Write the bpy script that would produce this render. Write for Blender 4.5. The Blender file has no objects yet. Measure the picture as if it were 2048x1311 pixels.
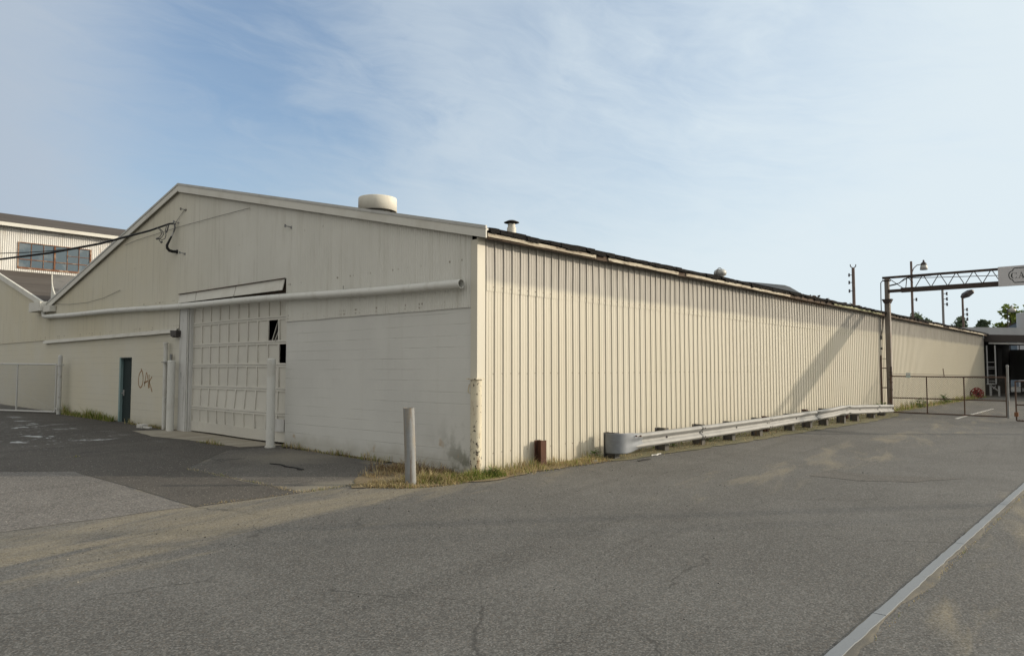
import bpy, bmesh, math, random
from math import sin, cos, pi, radians, sqrt, exp
from mathutils import Vector, Matrix, noise as mn

random.seed(7)
S = bpy.context.scene
COL = S.collection

# ------------------------------------------------------------------ camera
cam_d = bpy.data.cameras.new("camera")
cam = bpy.data.objects.new("camera", cam_d)
COL.objects.link(cam)
cam_d.sensor_width = 36.0
cam_d.lens = 1452.0 / 2048.0 * 36.0
cam_d.clip_start = 0.05
cam_d.clip_end = 3000
cam.location = (-9.08, -8.83, 1.78)
cam.rotation_euler = (radians(90) + math.atan(82 / 1452.0), 0, radians(41.5 - 90))
S.camera = cam

# ------------------------------------------------------------------ light
SUN_EL = radians(17.6)
SUN_AZ = Vector((1, -1, 0)).normalized()            # towards the sun, in plan
SKY_STRENGTH = 0.125
EXPOSURE = 0.45
sd = bpy.data.lights.new("sun", 'SUN')
sd.energy = 2.25
sd.angle = radians(0.8)
sd.color = (1.0, 0.87, 0.69)
sun = bpy.data.objects.new("sun", sd)
COL.objects.link(sun)
tow = SUN_AZ * cos(SUN_EL) + Vector((0, 0, sin(SUN_EL)))
sun.rotation_euler = tow.to_track_quat('Z', 'Y').to_euler()
sun.location = (20, -20, 15)

S.view_settings.view_transform = 'Standard'
S.view_settings.look = 'None'
S.view_settings.exposure = EXPOSURE
S.view_settings.gamma = 1
S.view_settings.use_curve_mapping = False


class NT:
    """small helper round a node tree"""
    def __init__(s, tree):
        s.t = tree
        s.n = tree.nodes
        s.l = tree.links

    def node(s, typ, **kw):
        n = s.n.new(typ)
        for k, v in kw.items():
            setattr(n, k, v)
        return n

    def put(s, sock, v):
        if hasattr(v, 'is_output'):
            s.l.new(v, sock)
        elif isinstance(v, (tuple, list)):
            if sock.type == 'RGBA' and len(v) == 3:
                v = (*v, 1)
            sock.default_value = v
        else:
            sock.default_value = v

    def math(s, op, a, b=0.0, c=0.0, clamp=False):
        n = s.node('ShaderNodeMath', operation=op, use_clamp=clamp)
        for i, v in enumerate((a, b, c)):
            s.put(n.inputs[i], v)
        return n.outputs[0]

    def vmath(s, op, a, b):
        n = s.node('ShaderNodeVectorMath', operation=op)
        s.put(n.inputs[0], a)
        s.put(n.inputs[1], b)
        return n.outputs[0]

    def noise(s, vec, scale=1.0, detail=4.0, rough=0.55, dist=0.0, sv=None):
        if sv is not None:
            vec = s.vmath('MULTIPLY', vec, sv)
        n = s.node('ShaderNodeTexNoise')
        s.put(n.inputs['Vector'], vec)
        s.put(n.inputs['Scale'], scale)
        s.put(n.inputs['Detail'], detail)
        s.put(n.inputs['Roughness'], rough)
        s.put(n.inputs['Distortion'], dist)
        return n.outputs[0]

    def rng(s, v, a, b, c=0.0, d=1.0, smooth=True):
        n = s.node('ShaderNodeMapRange')
        n.interpolation_type = 'SMOOTHSTEP' if smooth else 'LINEAR'
        n.clamp = True
        for i, x in enumerate((v, a, b, c, d)):
            s.put(n.inputs[i], x)
        return n.outputs[0]

    def mix(s, fac, a, b, blend='MIX'):
        n = s.node('ShaderNodeMix', data_type='RGBA', blend_type=blend)
        n.clamp_factor = True
        s.put(n.inputs[0], fac)
        s.put(n.inputs[6], a)
        s.put(n.inputs[7], b)
        return n.outputs[2]

    def sep(s, v):
        n = s.node('ShaderNodeSeparateXYZ')
        s.put(n.inputs[0], v)
        return n.outputs

    def comb(s, x, y, z):
        n = s.node('ShaderNodeCombineXYZ')
        for i, v in enumerate((x, y, z)):
            s.put(n.inputs[i], v)
        return n.outputs[0]


# ------------------------------------------------------------------ sky
W = bpy.data.worlds.new("World")
S.world = W
W.use_nodes = True
w = NT(W.node_tree)
for n in list(w.n):
    w.n.remove(n)
out = w.node('ShaderNodeOutputWorld')
bg = w.node('ShaderNodeBackground')
bg.inputs[1].default_value = SKY_STRENGTH
w.l.new(bg.outputs[0], out.inputs[0])
sky = w.node('ShaderNodeTexSky', sky_type='NISHITA')
sky.sun_disc = False
sky.sun_elevation = SUN_EL
sky.sun_rotation = math.atan2(SUN_AZ.x, SUN_AZ.y)
sky.air_density = 1.15
sky.dust_density = 1.2
sky.ozone_density = 2.0
tc = w.node('ShaderNodeTexCoord')
d = tc.outputs['Generated']
dx, dy, dz = w.sep(d)
# thin high cloud: soft billows drawn out sideways and slightly down to the right
sunside = w.math('ADD', w.math('MULTIPLY', dx, 0.66), w.math('MULTIPLY', dy, -0.75))
zs = w.math('ADD', w.math('MULTIPLY', dz, 2.3), w.math('MULTIPLY', sunside, 0.45))
pc = w.comb(dx, dy, zs)
warp = w.noise(pc, 2.2, 3.0, 0.5, 0.0)
pw = w.vmath('ADD', pc, w.comb(w.math('MULTIPLY', warp, 0.30), w.math('MULTIPLY', warp, -0.22), w.math('MULTIPLY', warp, 0.34)))
n1 = w.noise(pw, 2.4, 5.0, 0.55, 0.3)
n2 = w.noise(w.vmath('ADD', pw, (3.1, 1.7, 0.4)), 6.5, 8.0, 0.62, 0.5)
n3 = w.noise(w.vmath('MULTIPLY', pw, (1.0, 1.0, 2.6)), 9.0, 8.0, 0.65, 0.6)
cov = w.math('ADD', 0.76, w.math('MULTIPLY', w.math('SUBTRACT', n1, 0.5), 0.9))
cov = w.math('ADD', cov, w.math('MULTIPLY', w.math('SUBTRACT', n2, 0.5), 0.52))
cov = w.math('ADD', cov, w.math('MULTIPLY', w.math('SUBTRACT', n3, 0.5), 0.30))
def gap(v, a, k):
    g_ = w.node('ShaderNodeVectorMath', operation='DOT_PRODUCT')
    w.put(g_.inputs[0], w.vmath('ADD', d, w.vmath('MULTIPLY', w.comb(w.math('SUBTRACT', n1, 0.5), w.math('SUBTRACT', n2, 0.5), w.math('SUBTRACT', n1, 0.5)), (0.16, 0.10, 0.10))))
    g_.inputs[1].default_value = Vector(v).normalized()
    return w.math('MULTIPLY', w.rng(g_.outputs['Value'], math.cos(radians(a)), 1.0), k)
# clearer gaps: the blue one high on the left and two shallow ones near the zenith side
cov = w.math('SUBTRACT', cov, gap((0.420, 0.843, 0.326), 19, 0.42))
cov = w.math('SUBTRACT', cov, gap((0.480, 0.760, 0.415), 16, 0.20))
cov = w.math('SUBTRACT', cov, gap((0.785, 0.413, 0.437), 24, 0.34))
cov = w.math('ADD', cov, w.math('MULTIPLY', w.rng(sunside, -0.2, 0.55), 0.30))
cov = w.math('ADD', cov, w.math('MULTIPLY', w.rng(dx, 0.42, 0.20), 0.40))
cov = w.math('ADD', cov, w.math('MULTIPLY', w.rng(dz, 0.0, 0.25, 1.0, 0.0), 0.22))
cfac = w.rng(cov, -0.10, 1.05, 0.08, 0.96)
skyc = w.mix(1.0, sky.outputs[0], (0.92, 0.98, 1.06), 'MULTIPLY')
ccol = w.mix(w.rng(sunside, -0.75, 0.35), (2.55, 2.98, 3.55), (4.4, 4.95, 5.25))
# aureole of thin cloud added round the unseen sun to lift wall shadows
au = w.node('ShaderNodeVectorMath', operation='DOT_PRODUCT')
w.put(au.inputs[0], d)
au.inputs[1].default_value = tow
aur = w.rng(au.outputs['Value'], 0.66, 1.0)
ccol = w.mix(aur, ccol, (18.0, 16.6, 14.0))
cfac = w.math('MAXIMUM', cfac, w.math('MULTIPLY', w.rng(aur, 0.0, 0.3), 0.95))
# unseen warm-white cloud added behind the camera to brighten the shaded front
back = w.rng(dx, 0.20, -0.45)
ccol = w.mix(back, ccol, (4.25, 4.15, 3.85))
cfac = w.math('MAXIMUM', cfac, w.math('MULTIPLY', back, 0.97))
w.l.new(w.mix(cfac, skyc, ccol), bg.inputs[0])


# ------------------------------------------------------------------ materials
def new_mat(name):
    m = bpy.data.materials.new(name)
    m.use_nodes = True
    t = NT(m.node_tree)
    b = t.n['Principled BSDF']
    geo = t.node('ShaderNodeNewGeometry')
    return m, t, b, geo.outputs['Position']


def mat(name, col, rough=0.8, metal=0.0, layers=(), bump=None, spec=0.35):
    """layers: (colour, scale, (sx,sy,sz), lo, hi, amount)"""
    m, t, b, P = new_mat(name)
    c = None
    cur = (*col, 1)
    for i, (lc, sc, sv, lo, hi, am) in enumerate(layers):
        off = t.vmath('ADD', P, (i * 3.17, i * 5.3, i * 1.9))
        f = t.math('MULTIPLY', t.rng(t.noise(off, sc, 6, 0.6, 0.2, sv), lo, hi), am)
        cur = t.mix(f, cur, lc)
    t.put(b.inputs['Base Color'], cur)
    b.inputs['Roughness'].default_value = rough
    b.inputs['Metallic'].default_value = metal
    b.inputs['Specular IOR Level'].default_value = spec
    if bump:
        bn = t.node('ShaderNodeBump')
        bn.inputs['Strength'].default_value = bump[1]
        bn.inputs['Distance'].default_value = bump[2]
        t.l.new(t.noise(P, bump[0], 6, 0.6), bn.inputs['Height'])
        t.l.new(bn.outputs[0], b.inputs['Normal'])
    return m


V1 = (1, 1, 1)
STREAK = (1, 1, 0.06)


def block_mat():
    m, t, b, P = new_mat('painted_block')
    x, y, z = t.sep(P)
    # running bond of 16 x 8 inch blocks under many coats of paint
    wob = t.math('MULTIPLY', t.math('SUBTRACT', t.noise(P, 1.3, 2), 0.5), 0.006)
    zz = t.math('DIVIDE', t.math('ADD', t.math('ADD', z, 0.06), wob), 0.2032)
    fz = t.math('FRACT', zz)
    row = t.math('FLOOR', zz)
    jz = t.math('MINIMUM', fz, t.math('SUBTRACT', 1.0, fz))
    jz = t.math('MULTIPLY', jz, 0.2032)
    yy = t.math('ADD', t.math('DIVIDE', y, 0.4064), t.math('MULTIPLY', t.math('FRACT', t.math('MULTIPLY', row, 0.5)), 1.0))
    fy = t.math('FRACT', yy)
    jy = t.math('MULTIPLY', t.math('MINIMUM', fy, t.math('SUBTRACT', 1.0, fy)), 0.4064)
    hz = t.rng(jz, 0.002, 0.008, 1.0, 0.0)
    hy = t.math('MULTIPLY', t.rng(jy, 0.001, 0.006, 1.0, 0.0), t.rng(t.noise(P, 0.8, 3), 0.44, 0.62, 0.0, 0.7))
    joint = t.math('MAXIMUM', hz, hy)
    vis = t.rng(t.noise(P, 1.1, 4, 0.6, 0.3, (1, 0.6, 2.5)), 0.38, 0.64, 0.08, 0.9)
    jj = t.math('MULTIPLY', joint, vis)
    base = t.mix(t.rng(t.noise(P, 0.7, 5, 0.6), 0.35, 0.7), (0.58, 0.58, 0.55), (0.54, 0.54, 0.515))
    # cream coat wearing through further left and low down
    cream = t.math('MULTIPLY', t.rng(y, 6.0, 15.0), t.rng(t.noise(P, 0.5, 4), 0.25, 0.7, 0.55, 1.0))
    base = t.mix(cream, base, (0.565, 0.53, 0.42))
    base = t.mix(t.math('MULTIPLY', t.rng(t.noise(P, 9, 6, 0.7), 0.55, 0.75), 0.16), base, (0.36, 0.35, 0.32))
    drip = t.math('MULTIPLY', t.rng(t.noise(P, 1.6, 5, 0.6, 0, (1, 3, 0.12)), 0.54, 0.76), 0.13)
    base = t.mix(drip, base, (0.45, 0.43, 0.37))
    base = t.mix(t.math('MULTIPLY', jj, 0.5), base, (0.28, 0.275, 0.255))
    # splash-back dirt and mildew near the ground, heavier at the corner
    hgt = t.math('ADD', z, t.math('MULTIPLY', t.noise(P, 2.2, 5, 0.65), -0.55))
    low = t.rng(hgt, -0.22, 0.12, 0.75, 0.0)
    base = t.mix(t.math('MULTIPLY', low, 0.55), base, (0.30, 0.285, 0.23))
    mz = t.math('SUBTRACT', 1.0, t.math('DIVIDE', z, 1.0), clamp=True)
    cy = t.rng(y, 0.25, 1.5, 1.0, 0.0)
    mild = t.math('MULTIPLY', t.math('MULTIPLY', mz, cy), t.rng(t.noise(P, 2.6, 5, 0.65), 0.46, 0.62))
    base = t.mix(t.math('MULTIPLY', mild, 0.85), base, (0.12, 0.125, 0.085))
    sp = t.math('MULTIPLY', t.rng(t.noise(P, 1.7, 3, 0.5), 0.68, 0.74), t.rng(z, 0.9, 0.3))
    base = t.mix(t.math('MULTIPLY', sp, 0.7), base, (0.36, 0.26, 0.15))
    t.put(b.inputs['Base Color'], base)
    b.inputs['Roughness'].default_value = 0.75
    bn = t.node('ShaderNodeBump')
    bn.inputs['Strength'].default_value = 0.55
    bn.inputs['Distance'].default_value = 0.006
    hh = t.math('SUBTRACT', t.math('MULTIPLY', t.noise(P, 45, 5, 0.7), 0.5), t.math('MULTIPLY', jj, 1.0))
    t.l.new(hh, bn.inputs['Height'])
    t.l.new(bn.outputs[0], b.inputs['Normal'])
    return m


def siding_mat():
    m, t, b, P = new_mat('painted_siding')
    x, y, z = t.sep(P)
    base = t.mix(t.rng(t.noise(P, 0.45, 5, 0.6), 0.3, 0.7), (0.64, 0.635, 0.59), (0.59, 0.585, 0.54))
    cream = t.math('MULTIPLY', t.rng(y, 7.0, 17.0), t.rng(t.noise(P, 0.35, 4), 0.3, 0.65, 0.6, 1.0))
    base = t.mix(cream, base, (0.58, 0.54, 0.42))
    drip = t.math('MULTIPLY', t.rng(t.noise(P, 2.6, 6, 0.66, 0.15, (1, 3.0, 0.16)), 0.48, 0.76), 0.40)
    base = t.mix(drip, base, (0.37, 0.35, 0.29))
    drip2 = t.math('MULTIPLY', t.rng(t.noise(P, 5, 5, 0.6, 0, (1, 3, 0.12)), 0.58, 0.78), t.rng(y, 5, 12, 0.12, 0.4))
    base = t.mix(drip2, base, (0.40, 0.375, 0.31))
    # rows of nail heads with a little rust
    nails = None
    for i, (z0, st) in enumerate(((3.72, 0.8), (3.0, 0.8), (4.9, 0.35), (2.93, 0.6))):
        f = t.rng(t.math('ABSOLUTE', t.math('SUBTRACT', z, z0 )), 0.008, 0.028, 1.0, 0.0)
        k = t.rng(t.noise(P, 3.0, 3, 0.7, 0, (1, 4.0, 0.4)), 0.58, 0.66, 0.0, st)
        f = t.math('MULTIPLY', f, k)
        nails = f if nails is None else t.math('MAXIMUM', nails, f)
    base = t.mix(nails, base, (0.16, 0.12, 0.085))
    t.put(b.inputs['Base Color'], base)
    b.inputs['Roughness'].default_value = 0.7
    return m


def clad_mat(name, upper):
    m, t, b, P = new_mat(name)
    x, y, z = t.sep(P)
    base = t.mix(t.rng(t.noise(P, 0.5, 4, 0.5, 0, (1, 1, 0.3)), 0.3, 0.7), (0.530, 0.500, 0.420), (0.498, 0.468, 0.390))
    # each sheet weathered a little differently
    sh = t.node('ShaderNodeTexWhiteNoise', noise_dimensions='1D')
    t.put(sh.inputs[1], t.math('FLOOR', t.math('DIVIDE', x, 0.934)))
    base = t.mix(t.math('MULTIPLY', sh.outputs[0], 0.16), base, (0.52, 0.475, 0.36))
    sh2 = t.node('ShaderNodeTexWhiteNoise', noise_dimensions='1D')
    t.put(sh2.inputs[1], t.math('FLOOR', t.math('ADD', t.math('DIVIDE', x, 0.2335), 0.15)))
    base = t.mix(t.math('MULTIPLY', sh2.outputs[0], 0.10), base, (0.50, 0.45, 0.34))
    drip = t.math('MULTIPLY', t.rng(t.noise(P, 2.0, 5, 0.6, 0, (2.6, 1, 0.10)), 0.54, 0.78), 0.20)
    base = t.mix(drip, base, (0.45, 0.40, 0.30))
    old = t.math('MULTIPLY', t.rng(x, 24, 40), 0.5)
    base = t.mix(old, base, (0.52, 0.48, 0.38))
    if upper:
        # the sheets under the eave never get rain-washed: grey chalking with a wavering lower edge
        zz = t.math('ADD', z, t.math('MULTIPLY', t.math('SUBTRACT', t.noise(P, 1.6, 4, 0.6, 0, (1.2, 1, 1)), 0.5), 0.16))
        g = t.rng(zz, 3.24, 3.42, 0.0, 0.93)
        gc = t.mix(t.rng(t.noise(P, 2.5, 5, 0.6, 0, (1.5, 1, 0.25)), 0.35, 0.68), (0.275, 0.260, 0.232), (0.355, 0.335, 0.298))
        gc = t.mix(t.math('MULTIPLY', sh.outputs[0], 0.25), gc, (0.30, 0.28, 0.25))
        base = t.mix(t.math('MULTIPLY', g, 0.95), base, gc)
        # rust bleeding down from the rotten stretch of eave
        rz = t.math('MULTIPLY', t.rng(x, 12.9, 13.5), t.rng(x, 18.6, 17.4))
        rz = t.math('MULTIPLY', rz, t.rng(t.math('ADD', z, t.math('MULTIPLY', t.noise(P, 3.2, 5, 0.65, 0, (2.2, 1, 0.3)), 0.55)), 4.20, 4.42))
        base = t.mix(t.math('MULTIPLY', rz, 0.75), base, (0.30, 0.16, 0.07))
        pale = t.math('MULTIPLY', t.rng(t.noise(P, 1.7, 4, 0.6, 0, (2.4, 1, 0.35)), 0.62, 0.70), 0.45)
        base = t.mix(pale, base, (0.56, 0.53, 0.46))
    else:
        low = t.rng(t.math('ADD', z, t.math('MULTIPLY', t.noise(P, 3, 5, 0.65), -0.5)), -0.32, 0.05, 0.8, 0.0)
        base = t.mix(t.math('MULTIPLY', low, 0.55), base, (0.36, 0.31, 0.22))
    sc = t.math('MULTIPLY', t.rng(t.noise(P, 5, 4, 0.6), 0.70, 0.76), 0.5)
    base = t.mix(sc, base, (0.38, 0.32, 0.24))
    t.put(b.inputs['Base Color'], base)
    b.inputs['Roughness'].default_value = 0.5
    b.inputs['Specular IOR Level'].default_value = 0.3
    bn = t.node('ShaderNodeBump')
    bn.inputs['Strength'].default_value = 0.25
    bn.inputs['Distance'].default_value = 0.02
    t.l.new(t.noise(P, 2.2, 3, 0.5, 0, (1, 1, 0.5)), bn.inputs['Height'])
    t.l.new(bn.outputs[0], b.inputs['Normal'])
    return m


def asphalt_mat(name, c0, c1, sand=0.0, grit=0.0, stain=None, grain=1.0):
    m, t, b, P = new_mat(name)
    x, y, z = t.sep(P)
    base = t.mix(t.rng(t.noise(P, 0.35, 5, 0.6, 0.4), 0.35, 0.68), c0, c1)
    base = t.mix(t.math('MULTIPLY', t.rng(t.noise(P, 1.6, 5, 0.6), 0.4, 0.7), 0.35), base, tuple(v * 0.8 for v in c0))
    # tyre-polished lanes running along the building
    lane = t.noise(P, 1.0, 3, 0.5, 0.2, (0.05, 0.9, 1))
    base = t.mix(t.math('MULTIPLY', t.rng(lane, 0.45, 0.65), 0.35), base, tuple(v * 0.78 for v in c1))
    tyre = t.noise(t.comb(t.math('ADD', x, t.math('MULTIPLY', y, 0.15)), t.math('SUBTRACT', y, t.math('MULTIPLY', x, 0.10)), 0.0), 1.0, 4, 0.6, 0.5, (0.10, 1.6, 1))
    base = t.mix(t.math('MULTIPLY', t.rng(tyre, 0.54, 0.68), 0.42), base, tuple(v * 0.62 for v in c0))
    if stain is not None:
        base = t.mix(t.math('MULTIPLY', t.rng(t.noise(P, 0.8, 4, 0.6, 0.5), 0.50, 0.66), stain[1]), base, stain[0])
    if sand:
        # wind-blown sand in drifts along the lot edge, in the middle of the drive and by the kerb
        # lot edge: roughly the line y = 0.9 for x < -2
        e1 = t.math('MULTIPLY', t.rng(y, -2.9, 0.3, 0.0, 1.0), t.rng(y, 0.3, 1.6, 1.0, 0.2))
        e1 = t.math('MULTIPLY', e1, t.rng(x, -1.2, 2.5, 1.0, 0.28))
        e2 = t.math('MULTIPLY', t.rng(t.math('ABSOLUTE', t.math('ADD', y, 7.6)), 0.1, 0.9, 0.62, 0.0), t.rng(x, -6, 0, 0.5, 1))
        e3 = t.math('MULTIPLY', t.rng(t.math('ABSOLUTE', t.math('ADD', y, 3.9)), 0.4, 1.8, 0.52, 0.0), t.rng(x, -1.0, 2.5, 0.0, 1))
        e4 = t.rng(y, -1.7, -0.5, 0.0, 0.62)
        e5 = t.math('MULTIPLY', t.rng(x, 16, 20, 0.0, 0.55), t.rng(y, -9, -5, 1.0, 0.5))
        env = t.math('MAXIMUM', t.math('MAXIMUM', e1, e2), t.math('MAXIMUM', t.math('MAXIMUM', e3, e4), e5))
        rot = t.comb(t.math('ADD', x, t.math('MULTIPLY', y, 0.25)), t.math('SUBTRACT', y, t.math('MULTIPLY', x, 0.22)), 0.0)
        nz = t.noise(rot, 1.0, 7, 0.60, 0.7, (0.36, 1.7, 1))
        f = t.rng(t.math('ADD', nz, t.math('MULTIPLY', t.math('SUBTRACT', env, 0.5), 0.30)), 0.46, 0.74, 0.0, 0.85)
        f = t.math('MULTIPLY', f, t.rng(env, 0.0, 0.3))
        f = t.math('MULTIPLY', f, t.rng(t.noise(P, 40, 4, 0.7), 0.35, 0.6, 0.55, 1.0))
        base = t.mix(t.math('MULTIPLY', f, sand), base, (0.30, 0.255, 0.17))
    # aggregate: every stone its own tone
    vs_ = t.node('ShaderNodeTexVoronoi')
    t.put(vs_.inputs['Vector'], P)
    vs_.inputs['Scale'].default_value = 84 * grain
    cell = t.sep(vs_.outputs['Color'])
    g1 = cell[0]
    base = t.mix(t.rng(cell[0], 0.62, 1.0, 0.0, 0.40, False), base, tuple(min(1, v * 2.5) for v in c1))
    base = t.mix(t.rng(cell[0], 0.40, 0.0, 0.0, 0.52, False), base, tuple(v * 0.22 for v in c0))
    base = t.mix(t.rng(cell[1], 0.80, 1.0, 0.0, 0.30, False), base, (c1[0] * 1.6, c1[1] * 1.25, c1[2] * 1.0))
    g2 = t.noise(t.vmath('ADD', P, (7, 3, 1)), 26 * grain, 3, 0.7)
    base = t.mix(t.rng(g2, 0.56, 0.72, 0.0, 0.26), base, tuple(min(1, v * 1.9) for v in c1))
    base = t.mix(t.rng(g2, 0.44, 0.28, 0.0, 0.30), base, tuple(v * 0.45 for v in c0))
    # hairline cracks
    wv = t.vmath('ADD', P, t.vmath('MULTIPLY', t.comb(t.noise(P, 1.3, 4), t.noise(t.vmath('ADD', P, (5, 5, 5)), 1.3, 4), 0.0), (0.9, 0.9, 0)))
    vc_ = t.node('ShaderNodeTexVoronoi', feature='DISTANCE_TO_EDGE')
    t.put(vc_.inputs['Vector'], wv)
    vc_.inputs['Scale'].default_value = 0.30
    cr_ = t.math('MULTIPLY', t.rng(vc_.outputs['Distance'], 0.001, 0.006, 1.0, 0.0), t.rng(t.noise(P, 0.5, 3), 0.46, 0.60))
    base = t.mix(t.math('MULTIPLY', cr_, 0.55), base, tuple(v * 0.3 for v in c0))
    if grit:
        vo = t.node('ShaderNodeTexVoronoi')
        t.put(vo.inputs['Vector'], P)
        vo.inputs['Scale'].default_value = 26
        wn = t.sep(vo.outputs['Color'])
        keep = t.math('GREATER_THAN', wn[0], 1.0 - grit)
        f = t.math('MULTIPLY', t.rng(vo.outputs['Distance'], 0.12, 0.30, 1.0, 0.0), keep)
        base = t.mix(t.math('MULTIPLY', f, 0.8), base, (0.50, 0.46, 0.41))
    t.put(b.inputs['Base Color'], base)
    b.inputs['Roughness'].default_value = 0.88
    b.inputs['Specular IOR Level'].default_value = 0.25
    bn = t.node('ShaderNodeBump')
    bn.inputs['Strength'].default_value = 0.5
    bn.inputs['Distance'].default_value = 0.006
    t.l.new(g2, bn.inputs['Height'])
    t.l.new(bn.outputs[0], b.inputs['Normal'])
    return m


def lot_mat():
    m = asphalt_mat('lot_asphalt', (0.066, 0.061, 0.055), (0.092, 0.085, 0.076), grit=0.10, stain=((0.055, 0.051, 0.047), 0.6))
    t = NT(m.node_tree)
    b = t.n['Principled BSDF']
    old = b.inputs['Base Color'].links[0].from_socket
    P = [n for n in t.n if n.type == 'NEW_GEOMETRY'][0].outputs['Position']
    x, y, z = t.sep(P)
    # spilt whitewash flaking off the far part of the lot
    reg = t.math('MULTIPLY', t.rng(y, 8.0, 11.0), t.rng(x, -1.2, -2.4))
    f = t.rng(t.noise(P, 1.2, 5, 0.65, 0.3, (0.9, 0.9, 1)), 0.58, 0.63)
    f2 = t.rng(t.noise(P, 6, 4, 0.6, 0.3), 0.62, 0.68)
    f = t.math('MULTIPLY', t.math('MAXIMUM', f, t.math('MULTIPLY', f2, 0.5)), reg)
    t.put(b.inputs['Base Color'], t.mix(t.math('MULTIPLY', f, 0.85), old, (0.50, 0.52, 0.52)))
    return m


def galv_mat(name='galvanised_steel', tint=(0.30, 0.30, 0.29), rust=0.0, metal=0.1, rough=0.62):
    lay = [(tuple(v * 0.78 for v in tint), 3.0, V1, 0.4, 0.65, 0.6), (tuple(v * 1.2 for v in tint), 9.0, (1, 1, 3), 0.5, 0.7, 0.4)]
    if rust:
        lay.append(((0.13, 0.085, 0.05), 5.0, (2, 2, 0.25), 0.58 - rust * 0.10, 0.68, 0.85))
        lay.append(((0.27, 0.21, 0.13), 2.2, (3, 3, 0.3), 0.5, 0.7, rust * .8))
    return mat(name, tint, rough, metal, lay, bump=(30, 0.2, 0.002))


def leaf_mat(name):
    m, t, b, P = new_mat(name)
    a = t.node('ShaderNodeAttribute', attribute_name='Col')
    t.l.new(a.outputs['Color'], b.inputs['Base Color'])
    b.inputs['Roughness'].default_value = 0.65
    b.inputs['Specular IOR Level'].default_value = 0.25
    tr = t.node('ShaderNodeBsdfTranslucent')
    t.l.new(a.outputs['Color'], tr.inputs['Color'])
    ms = t.node('ShaderNodeMixShader')
    ms.inputs[0].default_value = 0.35
    t.l.new(b.outputs[0], ms.inputs[1])
    t.l.new(tr.outputs[0], ms.inputs[2])
    t.l.new(ms.outputs[0], t.n['Material Output'].inputs['Surface'])
    return m


M = {}
M['block'] = block_mat()
M['siding'] = siding_mat()
M['clad'] = clad_mat('cream_steel_cladding', False)
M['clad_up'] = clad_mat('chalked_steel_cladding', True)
M['trim'] = mat('painted_trim', (0.60, 0.59, 0.54), 0.65, 0, [((0.46, 0.44, 0.38), 1.2, (1, 1, 1), 0.45, 0.7, 0.5), ((0.36, 0.33, 0.27), 6, (1, 2, 0.4), 0.6, 0.75, 0.4)])
M['trim_cream'] = mat('cream_corner_trim', (0.53, 0.505, 0.425), 0.5, 0, [((0.50, 0.45, 0.34), 1.2, (3, 3, 0.3), 0.5, 0.7, 0.35)])
M['flash'] = mat('grey_flashing', (0.43, 0.43, 0.41), 0.55, 0.1, [((0.30, 0.30, 0.29), 1.5, (1, 2, 1), 0.45, 0.7, 0.6)])
M['pipe'] = mat('painted_pipe', (0.60, 0.60, 0.565), 0.5, 0, [((0.42, 0.40, 0.35), 2.0, (1, 1.5, 1), 0.5, 0.72, 0.5), ((0.33, 0.30, 0.25), 12, V1, 0.66, 0.74, 0.5)])
M['roofdark'] = mat('tar_roof', (0.016, 0.015, 0.0145), 0.9, 0, [((0.028, 0.025, 0.022), 5.0, V1, 0.52, 0.7, 0.7), ((0.006, 0.006, 0.006), 11, V1, 0.5, 0.65, 0.7)], bump=(12, 0.6, 0.02), spec=0.03)
M['roofgrey'] = mat('weathered_roll_roofing', (0.085, 0.074, 0.066), 0.95, 0, [((0.125, 0.112, 0.10), 0.9, (0.25, 1.6, 1.6), 0.42, 0.66, 0.7), ((0.06, 0.056, 0.054), 1.4, (0.25, 2.4, 2.4), 0.5, 0.7, 0.7)], bump=(10, 0.4, 0.02), spec=0.1)
M['lead'] = mat('stained_sheet_metal', (0.13, 0.13, 0.128), 0.6, 0.2, [((0.06, 0.06, 0.06), 1.6, (0.5, 2, 2), 0.42, 0.62, 0.8), ((0.22, 0.22, 0.215), 4, (1, 2, 0.5), 0.58, 0.72, 0.6)])
M['rot'] = mat('rotten_wood', (0.10, 0.07, 0.05), 0.9, 0, [((0.03, 0.024, 0.02), 5, (0.5, 1, 1), 0.4, 0.65, 0.8), ((0.24, 0.20, 0.15), 9, (0.4, 2, 2), 0.6, 0.72, 0.6)], bump=(20, 0.5, 0.01))
M['fascia'] = mat('peeling_cream_board', (0.47, 0.43, 0.34), 0.8, 0, [((0.30, 0.25, 0.19), 3, (0.4, 2, 2), 0.42, 0.64, 0.8), ((0.09, 0.065, 0.045), 9, (0.5, 2, 2), 0.55, 0.66, 0.9)], bump=(25, 0.3, 0.005))
M['mossboard'] = mat('mossy_board', (0.33, 0.33, 0.20), 0.85, 0, [((0.16, 0.17, 0.09), 5, (1.5, 1, 1), 0.45, 0.65, 0.8)])
M['door'] = mat('painted_wood_door', (0.575, 0.56, 0.505), 0.6, 0, [((0.50, 0.49, 0.45), 1.1, V1, 0.4, 0.7, 0.6), ((0.36, 0.34, 0.29), 5, (1, 1, 0.4), 0.6, 0.76, 0.4), ((0.30, 0.26, 0.2), 16, V1, 0.68, 0.74, 0.5)], bump=(6, 0.15, 0.01))
M['jamb'] = mat('weathered_jamb', (0.56, 0.56, 0.545), 0.75, 0, [((0.34, 0.33, 0.31), 3, (2, 2, 0.25), 0.5, 0.7, 0.7), ((0.10, 0.12, 0.12), 7, (2, 2, 0.3), 0.63, 0.70, 0.8)])
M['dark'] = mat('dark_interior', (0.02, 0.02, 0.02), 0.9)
M['screw'] = mat('rusted_screw', (0.16, 0.115, 0.075), 0.8)
M['teal'] = mat('teal_door_paint', (0.009, 0.021, 0.022), 0.8, 0, [((0.008, 0.02, 0.02), 3, V1, 0.45, 0.65, 0.7)])
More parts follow.
